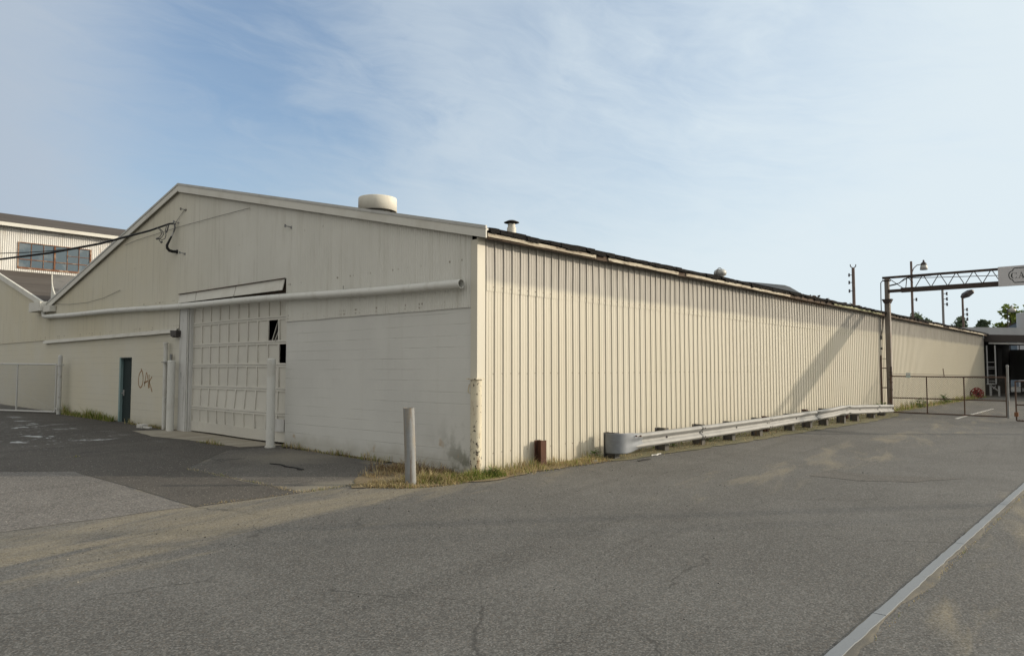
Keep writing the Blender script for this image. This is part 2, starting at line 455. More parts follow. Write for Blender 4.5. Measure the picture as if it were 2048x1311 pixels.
M['teal_light'] = mat('pale_teal_frame', (0.20, 0.29, 0.29), 0.6, 0, [((0.10, 0.18, 0.18), 4, (1, 1, 0.4), 0.5, 0.7, 0.7)])
M['black'] = mat('black_cable', (0.012, 0.012, 0.013), 0.5)
M['wire'] = mat('dull_wire', (0.10, 0.10, 0.10), 0.6)
M['galv'] = galv_mat()
M['galv_rust'] = galv_mat('rust_streaked_galvanised', (0.235, 0.245, 0.25), 0.9, 0.05, 0.7)
M['post_steel'] = galv_mat('weathered_guardrail_post', (0.095, 0.093, 0.09), 0.4, 0.0, 0.8)
M['railcap'] = galv_mat('new_galvanised_cap', (0.20, 0.215, 0.235), 0, 0.1, 0.65)
M['rust'] = mat('rusty_steel', (0.075, 0.032, 0.020), 0.85, 0, [((0.035, 0.017, 0.013), 4, (1, 1, 0.5), 0.45, 0.65, 0.8), ((0.16, 0.07, 0.035), 9, V1, 0.58, 0.72, 0.6)], bump=(40, 0.3, 0.004))
M['rustlight'] = mat('orange_rusted_frame', (0.17, 0.078, 0.042), 0.85, 0, [((0.42, 0.33, 0.24), 3.5, V1, 0.5, 0.66, 0.7), ((0.16, 0.06, 0.03), 9, V1, 0.55, 0.7, 0.7)])
M['gantry'] = mat('gantry_brown_steel', (0.045, 0.034, 0.030), 0.7, 0.1, [((0.12, 0.075, 0.05), 5, (1, 1, 0.6), 0.55, 0.7, 0.6)])
M['gantry_post'] = mat('gantry_post_steel', (0.17, 0.15, 0.13), 0.7, 0.1, [((0.26, 0.25, 0.24), 2, (1, 1, 0.4), 0.45, 0.65, 0.6), ((0.14, 0.06, 0.035), 5, (1, 1, 0.5), 0.58, 0.7, 0.7)])
M['gate'] = mat('gate_tube_brown', (0.085, 0.055, 0.042), 0.75, 0.1, [((0.15, 0.07, 0.04), 6, V1, 0.55, 0.7, 0.7)])
M['mesh'] = mat('chain_link_wire', (0.10, 0.092, 0.082), 0.7, 0.1)
M['mesh_pale'] = mat('pale_chain_link_wire', (0.42, 0.43, 0.43), 0.6, 0.3)
M['white_tube'] = mat('white_gate_tube', (0.52, 0.52, 0.50), 0.6, 0.1, [((0.30, 0.28, 0.25), 6, V1, 0.58, 0.72, 0.6)])
M['peel'] = None
M['sign'] = mat('grey_sign_face', (0.50, 0.50, 0.52), 0.45, 0, [((0.42, 0.42, 0.44), 1.2, (1, 1, 0.3), 0.45, 0.7, 0.5)])
M['ink'] = mat('dark_sign_ink', (0.018, 0.024, 0.024), 0.5)
M['concrete'] = mat('concrete', (0.34, 0.31, 0.25), 0.9, 0, [((0.24, 0.21, 0.165), 1.6, (0.6, 2, 1), 0.4, 0.66, 0.7), ((0.15, 0.13, 0.105), 6, V1, 0.58, 0.72, 0.5), ((0.40, 0.36, 0.29), 22, V1, 0.55, 0.7, 0.4)], bump=(50, 0.3, 0.004))
M['slab'] = mat('pale_concrete_slab', (0.165, 0.158, 0.145), 0.9, 0, [((0.12, 0.115, 0.105), 1.1, V1, 0.4, 0.66, 0.8), ((0.26, 0.25, 0.22), 24, V1, 0.55, 0.68, 0.6), ((0.08, 0.078, 0.07), 5, V1, 0.58, 0.72, 0.5)], bump=(60, 0.35, 0.004))
M['dirt_shade'] = mat('mossy_dirt_and_shade', (0.045, 0.038, 0.026), 0.95, 0, [((0.09, 0.085, 0.04), 7, V1, 0.5, 0.66, 0.8), ((0.16, 0.14, 0.10), 18, V1, 0.58, 0.7, 0.7)], bump=(40, 0.8, 0.01))  # mossy dirt, darkened to carry the wall-foot shadow line
M['kerb'] = mat('painted_kerb', (0.20, 0.215, 0.23), 0.7, 0, [((0.16, 0.165, 0.165), 26, (1, 1, 1), 0.58, 0.70, 0.8), ((0.18, 0.195, 0.21), 2.2, (0.4, 2, 1), 0.42, 0.66, 0.6), ((0.22, 0.21, 0.19), 14, V1, 0.66, 0.74, 0.6)], bump=(60, 0.2, 0.003))
M['paintline'] = mat('worn_white_line', (0.50, 0.49, 0.46), 0.8, 0, [((0.2, 0.19, 0.18), 8, V1, 0.48, 0.62, 0.8)])
M['soil'] = mat('sandy_soil', (0.20, 0.155, 0.095), 0.95, 0, [((0.12, 0.10, 0.055), 2.2, V1, 0.4, 0.66, 0.8), ((0.30, 0.24, 0.15), 7, V1, 0.52, 0.7, 0.7), ((0.06, 0.05, 0.03), 18, V1, 0.6, 0.72, 0.7)], bump=(25, 0.8, 0.02))
M['moss'] = mat('mossy_dirt', (0.125, 0.12, 0.07), 0.95, 0, [((0.20, 0.17, 0.10), 3, V1, 0.42, 0.66, 0.8), ((0.06, 0.065, 0.035), 9, V1, 0.55, 0.7, 0.7)], bump=(25, 0.8, 0.02))
M['leaf'] = leaf_mat('foliage')
M['bark'] = mat('bark', (0.09, 0.07, 0.05), 0.9, 0, [((0.04, 0.03, 0.025), 6, (1, 1, 0.3), 0.45, 0.65, 0.7)])
M['glass'] = mat('dirty_window_glass', (0.05, 0.085, 0.115), 0.35, 0, [((0.16, 0.19, 0.21), 1.8, (1, 1, 0.6), 0.48, 0.66, 0.6)], spec=0.5)
M['white_corr'] = mat('weathered_white_corrugated', (0.60, 0.595, 0.57), 0.65, 0, [((0.42, 0.38, 0.31), 1.1, (2.5, 1, 0.25), 0.5, 0.7, 0.7), ((0.30, 0.16, 0.08), 2.2, (2.5, 1, 0.4), 0.62, 0.74, 0.75)])
M['grey_metal'] = mat('pale_grey_wall_metal', (0.42, 0.43, 0.44), 0.6, 0, [((0.34, 0.35, 0.36), 0.7, (1, 1, 0.3), 0.4, 0.68, 0.6)])
M['blue_metal'] = mat('blue_grey_metal', (0.16, 0.21, 0.27), 0.6)
M['dockwall'] = mat('dock_dark_grey', (0.13, 0.13, 0.125), 0.8, 0, [((0.08, 0.08, 0.078), 1.2, (1, 2, 0.2), 0.4, 0.65, 0.7)])  # dark grey dock wall with darker streaks
M['pole'] = mat('pole_wood', (0.16, 0.12, 0.105), 0.9, 0, [((0.10, 0.07, 0.06), 5, (1, 1, 0.2), 0.45, 0.65, 0.7)])
M['pole_grey'] = mat('pole_grey_steel', (0.22, 0.21, 0.21), 0.7, 0.1)
M['lamp_head'] = mat('lamp_head_grey', (0.40, 0.40, 0.38), 0.5, 0.2, [((0.2, 0.19, 0.18), 3, V1, 0.45, 0.65, 0.6)])
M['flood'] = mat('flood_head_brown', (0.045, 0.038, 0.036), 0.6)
M['insul'] = mat('dark_porcelain', (0.05, 0.05, 0.06), 0.3)
M['red'] = mat('faded_red_paint', (0.20, 0.018, 0.016), 0.6, 0, [((0.12, 0.02, 0.018), 6, V1, 0.5, 0.66, 0.7)])
M['graffiti'] = mat('brown_spray_paint', (0.27, 0.165, 0.085), 0.8)
M['paper'] = mat('white_litter', (0.62, 0.61, 0.58), 0.8)
M['rubber'] = mat('black_rubber', (0.015, 0.015, 0.016), 0.7)
M['brick'] = mat('whitewashed_block', (0.55, 0.54, 0.51), 0.85, 0, [((0.25, 0.23, 0.2), 9, V1, 0.5, 0.66, 0.6)])
M['plaque'] = mat('grey_green_plaque', (0.36, 0.43, 0.43), 0.5)
M['vent'] = mat('white_vent_paint', (0.66, 0.635, 0.56), 0.55, 0, [((0.5, 0.46, 0.38), 2.5, V1, 0.45, 0.7, 0.5)])


def peel_mat():
    """cream paint flaking off rusty steel in small spots, denser towards the foot"""
    m, t, b, P = new_mat('flaking_cream_steel')
    x, y, z = t.sep(P)
    base = t.mix(t.rng(t.noise(P, 2, 4), 0.4, 0.7), (0.58, 0.53, 0.40), (0.50, 0.45, 0.34))
    st = t.math('MULTIPLY', t.rng(z, 0.1, 0.9, 0.13, 0.02), 1.0)
    st = t.math('ADD', st, t.rng(z, 1.2, 1.6, 0.0, 0.07))
    n = t.noise(P, 22, 3, 0.6, 0.2, (1, 1, 0.7))
    f = t.rng(t.math('ADD', n, st), 0.66, 0.70)
    base = t.mix(f, base, (0.035, 0.026, 0.020))
    n2 = t.rng(t.math('ADD', t.noise(P, 7, 4, 0.6, 0, (1, 1, 0.4)), t.rng(z, 0.0, 0.45, 0.22, 0.0)), 0.58, 0.72)
    base = t.mix(t.math('MULTIPLY', n2, 0.7), base, (0.24, 0.15, 0.07))
    t.put(b.inputs['Base Color'], base)
    b.inputs['Roughness'].default_value = 0.65
    return m


M['peel'] = peel_mat()


# ------------------------------------------------------------------ mesh helpers
def gz(y):
    """height of the paved ground: it falls gently from the lot to the drive"""
    return -0.05 + 0.0105 * max(-30.0, min(30.0, y))


class MB:
    def __init__(s):
        s.v = []
        s.f = []
        s.sm = []
        s.mi = None

    def add(s, vs, fs, smooth=False):
        o = len(s.v)
        s.v += [tuple(p) for p in vs]
        for f in fs:
            s.f.append([i + o for i in f])
            s.sm.append(smooth)
        return s

    def box(s, x0, y0, z0, x1, y1, z1):
        vs = [(x, y, z) for z in (z0, z1) for y in (y0, y1) for x in (x0, x1)]
        return s.add(vs, [(0, 2, 3, 1), (4, 5, 7, 6), (0, 1, 5, 4), (2, 6, 7, 3), (0, 4, 6, 2), (1, 3, 7, 5)])

    def bar(s, a, b, w, h, up=(0, 0, 1)):
        """square-section bar from a to b; w across, h along 'up'"""
        a, b = Vector(a), Vector(b)
        t = (b - a).normalized()
        u = Vector(up)
        r = t.cross(u)
        if r.length < 1e-4:
            r = t.cross(Vector((1, 0, 0)))
        r.normalize()
        u = r.cross(t).normalized()
        vs = []
        for p in (a, b):
            for i, j in ((-1, -1), (1, -1), (1, 1), (-1, 1)):
                vs.append(p + r * (i * w / 2) + u * (j * h / 2))
        return s.add(vs, [(3, 2, 1, 0), (4, 5, 6, 7), (0, 1, 5, 4), (1, 2, 6, 5), (2, 3, 7, 6), (3, 0, 4, 7)])

    def tube(s, pts, r, n=8, caps=True, smooth=True, closed=False):
        pts = [Vector(p) for p in pts]
        R = r if isinstance(r, (list, tuple)) else [r] * len(pts)
        vs, fs = [], []
        prev = None
        m = len(pts)
        for i, p in enumerate(pts):
            if closed:
                t = (pts[(i + 1) % m] - pts[i - 1])
            else:
                t = pts[min(i + 1, m - 1)] - pts[max(i - 1, 0)]
            t.normalize()
            if prev is None:
                a = Vector((0, 0, 1)) if abs(t.z) < 0.9 else Vector((1, 0, 0))
                nrm = t.cross(a).normalized()
            else:
                nrm = (prev - t * prev.dot(t)).normalized()
            prev = nrm
            bn = t.cross(nrm)
            for k in range(n):
                an = 2 * pi * k / n
                vs.append(p + (nrm * cos(an) + bn * sin(an)) * R[i])
        rings = m if closed else m - 1
        for i in range(rings):
            j = (i + 1) % m
            for k in range(n):
                k2 = (k + 1) % n
                fs.append((i * n + k, i * n + k2, j * n + k2, j * n + k))
        s.add(vs, fs, smooth)
        if caps and not closed:
            s.add(vs[:n], [tuple(range(n))[::-1]])
            s.add(vs[-n:], [tuple(range(n))])
        return s

    def lathe(s, prof, c=(0, 0, 0), n=24, smooth=True, M4=None):
        """prof: (r, z) pairs turned about z"""
        vs, fs = [], []
        for r, z in prof:
            for k in range(n):
                a = 2 * pi * k / n
                p = Vector((r * cos(a), r * sin(a), z))
                if M4 is not None:
                    p = M4 @ p
                vs.append(p + Vector(c))
        for i in range(len(prof) - 1):
            for k in range(n):
                k2 = (k + 1) % n
                fs.append((i * n + k, i * n + k2, (i + 1) * n + k2, (i + 1) * n + k))
        return s.add(vs, fs, smooth)

    def prism(s, poly, axis, a0, a1):
        """poly: 2-d outline in the two other axes (x->(y,z), y->(x,z), z->(x,y)), extruded along axis"""
        def pt(p, a):
            return {'x': (a, p[0], p[1]), 'y': (p[0], a, p[1]), 'z': (p[0], p[1], a)}[axis]
        n = len(poly)
        vs = [pt(p, a0) for p in poly] + [pt(p, a1) for p in poly]
        fs = [tuple(range(n))[::-1], tuple(range(n, 2 * n))]
        for i in range(n):
            j = (i + 1) % n
            fs.append((i, j, n + j, n + i))
        return s.add(vs, fs)

    def build(s, name, m, parent=None, bevel=0.0, cols=None, fixn=True, extra=None):
        me = bpy.data.meshes.new(name)
        me.from_pydata(s.v, [], s.f)
        me.polygons.foreach_set('use_smooth', s.sm)
        me.materials.append(m)
        if extra is not None:
            me.materials.append(extra)
            me.polygons.foreach_set('material_index', s.mi)
        if cols is not None:
            ca = me.color_attributes.new('Col', 'FLOAT_COLOR', 'POINT')
            flat = []
            for c in cols:
                flat += [c[0], c[1], c[2], 1.0]
            ca.data.foreach_set('color', flat)
        if fixn:
            bm = bmesh.new()
            bm.from_mesh(me)
            bmesh.ops.recalc_face_normals(bm, faces=bm.faces)
            bm.to_mesh(me)
            bm.free()
        me.update()
        o = bpy.data.objects.new(name, me)
        COL.objects.link(o)
        if parent is not None:
            # children keep world-space mesh coordinates while their parent stands at its own base
            o.parent = parent
            root = parent
            M4 = Matrix.Identity(4)
            while root is not None:
                M4 = Matrix.LocRotScale(root.location, root.rotation_euler, root.scale) @ M4
                root = root.parent
            me.transform(M4.inverted())
        if bevel:
            bv = o.modifiers.new('bevel', 'BEVEL')
            bv.width = bevel
            bv.segments = 2
            bv.limit_method = 'ANGLE'
        return o


def tag(o, label, cat, group=None):
    o['label'] = label
    o['category'] = cat
    if group:
        o['group'] = group
    return o


def thing(name, loc, label, cat, group=None, rz=0.0):
    o = bpy.data.objects.new(name, None)
    COL.objects.link(o)
    o.location = loc
    o.rotation_euler = (0, 0, rz)
    o.empty_display_size = 0.3
    return tag(o, label, cat, group)


def struct(name, mb, m):
    o = mb.build(name, m)
    o['kind'] = 'structure'
    return o


def stuff(o):
    o['kind'] = 'stuff'
    return o


def copy_tree(o, parent=None):
    c = o.copy()
    COL.objects.link(c)
    if parent is not None:
        c.parent = parent
    for ch in list(o.children):
        copy_tree(ch, c)
    return c


def sheet(poly, dz=0.0, n=1):
    """flat sheet following the ground, from an (x, y) outline"""
    mb = MB()
    mb.add([(x, y, gz(y) + dz) for x, y in poly], [tuple(range(len(poly)))])
    return mb


def ragged(poly, step=0.3, amp=0.05, seed=0):
    """outline with its straight edges broken up"""
    r = random.Random(seed)
    o = []
    n = len(poly)
    for i in range(n):
        a, b = Vector(poly[i]), Vector(poly[(i + 1) % n])
        k = max(1, int((b - a).length / step))
        t = (b - a).normalized()
        nr = Vector((-t.y, t.x))
        for j in range(k):
            p = a + (b - a) * (j / k)
            w = (mn.noise(Vector((p.x * 1.7, p.y * 1.7, seed * 3.1))) * 1.2 + r.uniform(-.5, .5)) * amp
            o.append(tuple(p + nr * w))
    return o


# ------------------------------------------------------------------ ground
g = MB()
ys = [-400, -30, 30, 600]
xs = [-400, 600]
vs = [(x, y, gz(y)) for y in ys for x in xs]
g.add(vs, [(2 * i, 2 * i + 1, 2 * i + 3, 2 * i + 2) for i in range(3)])
ROAD = asphalt_mat('road_asphalt', (0.091, 0.089, 0.084), (0.118, 0.116, 0.110), sand=0.72)
struct('ground', g, ROAD)
lot = ragged([(-4.57, .77), (-3.05, .68), (-3.10, 2.0), (-3.15, 4.2), (-1.2, 6.4), (-0.05, 6.2), (-0.05, 23.2), (-0.3, 29.5), (-14, 30), (-14, 15), (-5.47, 6.15), (-4.59, 5.26), (-4.54, 3.9)], 0.35, 0.035, 3)
struct('parking_lot', sheet(lot, 0.004), lot_mat())
grav = ragged([(-4.60, .80), (-4.57, 3.9), (-4.62, 5.26), (-5.49, 6.15), (-14, 15), (-22, 12), (-12, 1.2), (-6.71, .89)], 0.35, 0.045, 5)
struct('gravel_patch', sheet(grav, 0.004), asphalt_mat('gravelly_asphalt', (0.118, 0.112, 0.104), (0.152, 0.144, 0.134), grit=0.34, grain=0.8))
drive = ragged([(-3.0, .70), (-1.9, .72), (-1.3, 1.3), (-0.5, 2.3), (-0.06, 4.5), (-0.06, 6.2), (-1.2, 6.35), (-3.08, 4.15), (-3.05, 2.0)], 0.25, 0.05, 8)
SLAB = asphalt_mat('old_drive_asphalt', (0.088, 0.083, 0.076), (0.122, 0.115, 0.104), grit=0.10, stain=((0.06, 0.056, 0.052), 0.5))
t_ = NT(SLAB.node_tree)
b_ = t_.n['Principled BSDF']
o_ = b_.inputs['Base Color'].links[0].from_socket
P_ = [n for n in t_.n if n.type == 'NEW_GEOMETRY'][0].outputs['Position']
x_, y_, z_ = t_.sep(P_)
m1 = t_.rng(t_.math('ADD', t_.math('ABSOLUTE', t_.math('SUBTRACT', y_, 0.75)), t_.math('MULTIPLY', t_.noise(P_, 1.6, 5, 0.65), 0.9)), 0.55, 1.15, 1.0, 0.0)
m2 = t_.rng(t_.math('ADD', t_.vmath('LENGTH', t_.vmath('SUBTRACT', P_, (-0.9, 4.4, 0)), (0, 0, 0)).node.outputs['Value'], t_.math('MULTIPLY', t_.noise(P_, 1.5, 5, 0.65), 1.6)), 1.0, 2.3, 0.7, 0.0)
dust = t_.math('MULTIPLY', t_.math('MAXIMUM', m1, m2), t_.rng(t_.noise(P_, 30, 3, 0.6), 0.3, 0.6, 0.5, 1.0))
t_.put(b_.inputs['Base Color'], t_.mix(t_.math('MULTIPLY', dust, 0.72), o_, (0.26, 0.235, 0.185)))
struct('pavement', sheet(drive, 0.004), SLAB)
apron = ragged([(.3, 11.65), (-.95, 12.3), (-1.2, 10.4), (-.92, 8.9), (-.82, 6.66), (.3, 6.25)], 0.3, 0.03, 9)
struct('pavement_apron', sheet(apron, 0.009), M['concrete'])

kb = MB()
x = -9.0
while x < 30:
    L = 3.05
    n = 24
    vs, fs = [], []
    zt = gz(-7.16) + .016
    for i in range(n + 1):
        xx = x + (L - .014) * i / n
        ja, jb = (.010 * mn.noise(Vector((xx * 5, k_, 3))) + .006 * mn.noise(Vector((xx * 17, k_, 5))) for k_ in (1, 9))
        dz_ = .004 * mn.noise(Vector((xx * 1.5, 2, 2)))
        vs += [(xx, -7.212 + ja, zt - .03), (xx, -7.205 + ja, zt + dz_), (xx, -7.120 + jb, zt + dz_), (xx, -7.113 + jb, zt - .03)]
    for i in range(n):
        p_, q_ = i * 4, i * 4 + 4
        for c in range(3):
            fs.append((p_ + c, p_ + c + 1, q_ + c + 1, q_ + c))
    fs += [(0, 3, 2, 1), (n * 4, n * 4 + 1, n * 4 + 2, n * 4 + 3)]
    kb.add(vs, fs)
    x += L
struct('kerb', kb, M['kerb'])
sd_ = MB()
for side, y0, wmax, sc_ in ((-1, -7.208, .09, 0.9), (1, -7.118, .03, 1.4)):
    vs, fs = [], []
    n = 420
    for i in range(n + 1):
        xx = -7 + 20 * i / n
        w_ = max(.004, wmax * (.45 + 1.3 * mn.noise(Vector((xx * sc_, side * 4, 1))) + .35 * mn.noise(Vector((xx * 5, side, 2)))))
        vs += [(xx, y0, gz(y0) + .010), (xx, y0 + side * w_ * .6, gz(y0) + .007), (xx, y0 + side * w_, gz(y0) + .001)]
    for i in range(n):
        for c in range(2):
            fs.append((i * 3 + c, i * 3 + c + 1, i * 3 + c + 4, i * 3 + c + 3))
    sd_.add(vs, fs)
struct('sand', sd_, mat('drifted_sand', (0.135, 0.123, 0.10), 0.95, 0, [((0.10, 0.095, 0.085), 3, V1, .42, .62, .9), ((0.20, 0.175, 0.13), 30, V1, .55, .7, .7)], bump=(60, .5, .005)))
ln = MB()
for a, b in (((22.5, -3.16), (31.4, -3.07)),):
    ln.add([(a[0], a[1] - .06, gz(a[1]) + .004), (b[0], b[1] - .06, gz(b[1]) + .004), (b[0], b[1] + .06, gz(b[1]) + .004), (a[0], a[1] + .06, gz(a[1]) + .004)], [(0, 1, 2, 3)])
struct('road_marking', ln, M['paintline'])
pt = sheet(ragged([(4.0, -4.2), (4.9, -4.25), (5.0, -5.2), (5.7, -6.3), (4.6, -5.75), (4.1, -5.0)], .25, .05, 4), .004)
struct('road_patch', pt, asphalt_mat('patched_asphalt', (0.09, 0.086, 0.079), (0.115, 0.109, 0.10)))

# soil along the foot of the walls
so = ragged([(-2.3, .45), (-1.4, -.22), (-.2, -.62), (1.2, -.48), (3.2, -.62), (3.2, -.02), (.1, -.02), (-.03, .1), (-.03, 2.2), (-.6, 1.7), (-1.6, 1.25)], .2, .07, 11)
struct('soil', sheet(so, 0.012), M['soil'])
so2 = ragged([(3.2, -.02), (3.2, -.75), (8, -1.0), (14, -1.15), (18, -1.35), (22.5, -1.2), (24.5, -.7), (25, -.03)], .3, .10, 12)
struct('soil_verge', sheet(so2, 0.012), M['moss'])
so3 = ragged([(25, -.03), (25, -.55), (36, -.65), (49, -.5), (49, -.03)], .4, .10, 13)
struct('soil_far_verge', sheet(so3, 0.012), M['moss'])

# crumbling mossy joint at the wall foot, its shadow line painted in dark
for nm, y0_, y1_, wd_ in (('dirt_shade', 1.9, 6.1, .16), ('dirt_shade_strip', 11.7, 14.95, .12), ('dirt_shade_verge', 15.95, 20.5, .13)):
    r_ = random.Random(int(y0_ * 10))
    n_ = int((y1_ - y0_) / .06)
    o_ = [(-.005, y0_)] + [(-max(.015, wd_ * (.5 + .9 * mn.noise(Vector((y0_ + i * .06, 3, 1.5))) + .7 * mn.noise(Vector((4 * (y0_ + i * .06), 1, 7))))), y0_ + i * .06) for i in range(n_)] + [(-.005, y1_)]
    struct(nm, sheet(o_, .016), M['dirt_shade'])

# ------------------------------------------------------------------ the warehouse
RZ0, RZ1, RYA = 4.229, 7.028, 11.731      # rake: right end, apex height, apex y
def rake(y):
    if y <= RYA:
        return RZ0 + (y + .306) * (RZ1 - RZ0) / (RYA + .306)
    return RZ1 - (y - RYA) * 0.2440


WH = thing('warehouse', (0, 0, 0), 'long low warehouse with a white gable front and cream ribbed side wall', 'warehouse')

bw = MB()
bw.box(0, .0, -.3, .2, 6.15, 2.95)
wall_r = bw.build('block_wall', M['block'], WH)
bw = MB()
bw.box(0, 11.60, -.3, .2, 14.98, 2.95)
bw.box(0, 15.90, -.3, .2, 23.30, 2.95)
bw.box(0, 14.98, 2.13, .2, 15.90, 2.95)
wall_l = bw.build('block_wall', M['block'], WH)
# unseen walls that close the building
cw = MB()
cw.box(.2, 23.1, -.3, 50, 23.3, 4.1)
cw.prism([(.03, -.3), (23.1, -.3), (23.1, 4.1), (RYA, 6.9), (.03, 4.1)], 'x', 49.8, 50.0)
cw.build('rear_wall', M['grey_metal'], WH)

# spray-painted word on the left block wall
gf = MB()
def stroke(pts, wd=.052, closed=False):
    pts = [Vector((0, p[0], p[1])) for p in pts]
    # smooth the hand-drawn line
    fine = []
    m = len(pts)
    segs = m if closed else m - 1
    for i in range(segs):
        p0 = pts[(i - 1) % m] if closed or i > 0 else pts[i]
        p1, p2 = pts[i], pts[(i + 1) % m]
        p3 = pts[(i + 2) % m] if closed or i + 2 < m else p2
        for k in range(6):
            u = k / 6
            fine.append(0.5 * ((2 * p1) + (p2 - p0) * u + (2 * p0 - 5 * p1 + 4 * p2 - p3) * u * u + (3 * p1 - p0 - 3 * p2 + p3) * u ** 3))
    if not closed:
        fine.append(pts[-1])
    vs, fs = [], []
    n = len(fine)
    for i, p in enumerate(fine):
        t = (fine[(i + 1) % n] - fine[i - 1]) if closed else fine[min(i + 1, n - 1)] - fine[max(i - 1, 0)]
        t.normalize()
        nr = Vector((0, -t.z, t.y))
        ww = wd * (0.8 + 0.4 * mn.noise(Vector((p.y * 9, p.z * 9, 0))))
        for x0 in (-.003, .004):
            for sg in (-1, 1):
                q = p + nr * (sg * ww / 2)
                vs.append((x0, q.y, q.z))
    for i in range(n if closed else n - 1):
        j = (i + 1) % n
        a, b = i * 4, j * 4
        fs += [(a, a + 1, b + 1, b), (a + 2, b + 2, b + 3, a + 3), (a, b, b + 2, a + 2), (a + 1, a + 3, b + 3, b + 1)]
    gf.add(vs, fs)
stroke([(14.198, 1.731), (14.344, 1.644), (14.417, 1.469), (14.378, 1.279), (14.23, 1.222), (14.111, 1.334), (14.084, 1.542), (14.144, 1.686)], closed=True)
stroke([(14.236, 1.79), (14.20, 1.73)])
stroke([(13.981, 1.261), (13.912, 1.474), (13.843, 1.673), (13.731, 1.476), (13.664, 1.204)])
stroke([(13.988, 1.363), (13.704, 1.435)])
stroke([(13.658, 1.613), (13.639, 1.443), (13.608, 1.222)])
stroke([(13.444, 1.553), (13.62, 1.402), (13.539, 1.291), (13.405, 1.098)])
gf.build('graffiti', M['graffiti'], wall_l)

# corrugated sheets of the gable
sg = MB()
PIT = 0.0678
def corr(y0, y1, zb):
    n = int((y1 - y0) / PIT * 6)
    vs, fs = [], []
    for i in range(n + 1):
        y = y0 + (y1 - y0) * i / n
        x = -.022 + .0115 * cos(2 * pi * y / PIT) + .004 * mn.noise(Vector((y * .8, 0, 1)))
        b = zb(y)
        tp = max(b + .02, rake(y) - .06)
        for j in range(5):
            z = b + (tp - b) * j / 4
            vs.append((x + .006 * mn.noise(Vector((y * .6, z * .8, 4))), y, z))
    for i in range(n):
        for j in range(4):
            a = i * 5 + j
            fs.append((a, a + 1, a + 6, a + 5))
    sg.add(vs, fs, True)
corr(.13, 6.17, lambda y: 2.865 + .012 * mn.noise(Vector((y * 1.1, 3, 0))))
corr(6.171, 11.63, lambda y: 3.86)
corr(11.631, 23.3, lambda y: 2.86)
sg.build('gable_siding', M['siding'], WH)
# flashing under the left siding
fl = MB()
n = 24
vs, fs = [], []
for i in range(n + 1):
    y = 11.66 + (23.25 - 11.66) * i / n
    w = .02 * mn.noise(Vector((y * .7, 1, 1)))
    zt = 2.925 - .004 * (y - 11.66)
    vs += [(-.033, y, zt), (-.10 + w, y, zt - .03), (-.115 + w, y, zt - .125 + w * .5), (-.105 + w, y, zt - .128 + w * .5), (-.012, y, zt - .02)]
for i in range(n):
    for k in range(4):
        a = i * 5 + k
        fs.append((a, a + 1, a + 6, a + 5))
fl.add(vs, fs)
fl.build('flashing', M['trim'], WH)

# rake trim
for side in (0, 1):
    y0, y1 = (-.31, RYA) if side == 0 else (RYA, 23.12)
    z0, z1 = rake(y0), rake(y1)
    rk = MB()
    rk.prism([(y0, z0), (y1, z1), (y1, z1 - .235), (y0, z0 - .20)], 'x', -.13, -.10)
    rk.prism([(y0 + .03, z0 - .02), (y1, z1 - .02), (y1, z1 - .06), (y0 + .03, z0 - .06)], 'x', -.099, -.034)
    o = rk.build('rake_trim', M['trim'], WH)
    cp = MB()
    cp.prism([(y0 - (.012 if side == 0 else 0), z0 + .012), (y1 + (.01 if side else 0), z1 + .012), (y1 + (.01 if side else 0), z1 - .052), (y0 - (.012 if side == 0 else 0), z0 - .045)], 'x', -.146, -.11)
    cp.build('cap_flashing', M['flash'], o)

# side wall: ribbed sheets in two tiers
def ribbed(x0, x1, z0, z1, yoff, nz, wav):
    mb = MB()
    prof = [(x0, 0)]
    xr = .2 + .2335 * math.ceil((x0 - .2 + .03) / .2335)
    while xr < x1 - .03:
        for d, h in ((-.026, 0), (-.015, .022), (.015, .022), (.026, 0)):
            prof.append((xr + d, h))
        for k in (1, 2):
            c = xr + .2335 * k / 3
            if c + .012 < x1:
                for d, h in ((-.011, 0), (-.004, .0045), (.004, .0045), (.011, 0)):
                    prof.append((c + d, h))
        xr += .2335
    prof.append((x1, 0))
    vs, fs = [], []
    for x, h in prof:
        for j in range(nz + 1):
            z = z0 + (z1 - z0) * j / nz
            w = wav * mn.noise(Vector((x * .9, z * 1.3, yoff * 50)))
            vs.append((x + wav * .6 * mn.noise(Vector((x * .6, z * 1.1, 7))), yoff - h + w, z))
    for i in range(len(prof) - 1):
        for j in range(nz):
            a = i * (nz + 1) + j
            fs.append((a, a + 1, a + nz + 2, a + nz + 1))
    return mb.add(vs, fs)
def screws(mb, rows, yo):
    for zr in rows:
        x = .2
        while x < 26:
            if random.random() < .93:
                zz = zr + random.uniform(-.007, .007)
                mb.box(x - .051, yo - .004, zz - .006, x - .039, yo + .004, zz + .006)
                mb.mi += [1] * 6
            x += .2335
low = ribbed(.03, 50.0, -.15, 3.22, -.004, 6, .003)
low.mi = [0] * len(low.f)
screws(low, (1.70, .30), -.008)
low_o = low.build('side_cladding', M['clad'], WH, extra=M['screw'])
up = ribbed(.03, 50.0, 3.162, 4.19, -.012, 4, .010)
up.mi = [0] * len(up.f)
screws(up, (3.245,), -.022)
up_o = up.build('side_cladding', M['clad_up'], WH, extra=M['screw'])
up_o['label'] = 'upper tier of grey chalked sheets'
# corner trim, two legs
ct = MB()
ct.box(-.046, -.030, 1.60, .155, -.0175, 4.08)
ct.box(-.046, -.0175, 1.60, -.034, .128, 4.05)
ct.box(.03, -.030, -.1, .155, -.0175, 1.60)
ct.build('corner_trim', M['trim_cream'], WH)
fd = MB()
fd.box(24.5, -.075, -.2, 47.0, -.035, .10)
fd.build('foundation', M['concrete'], WH)

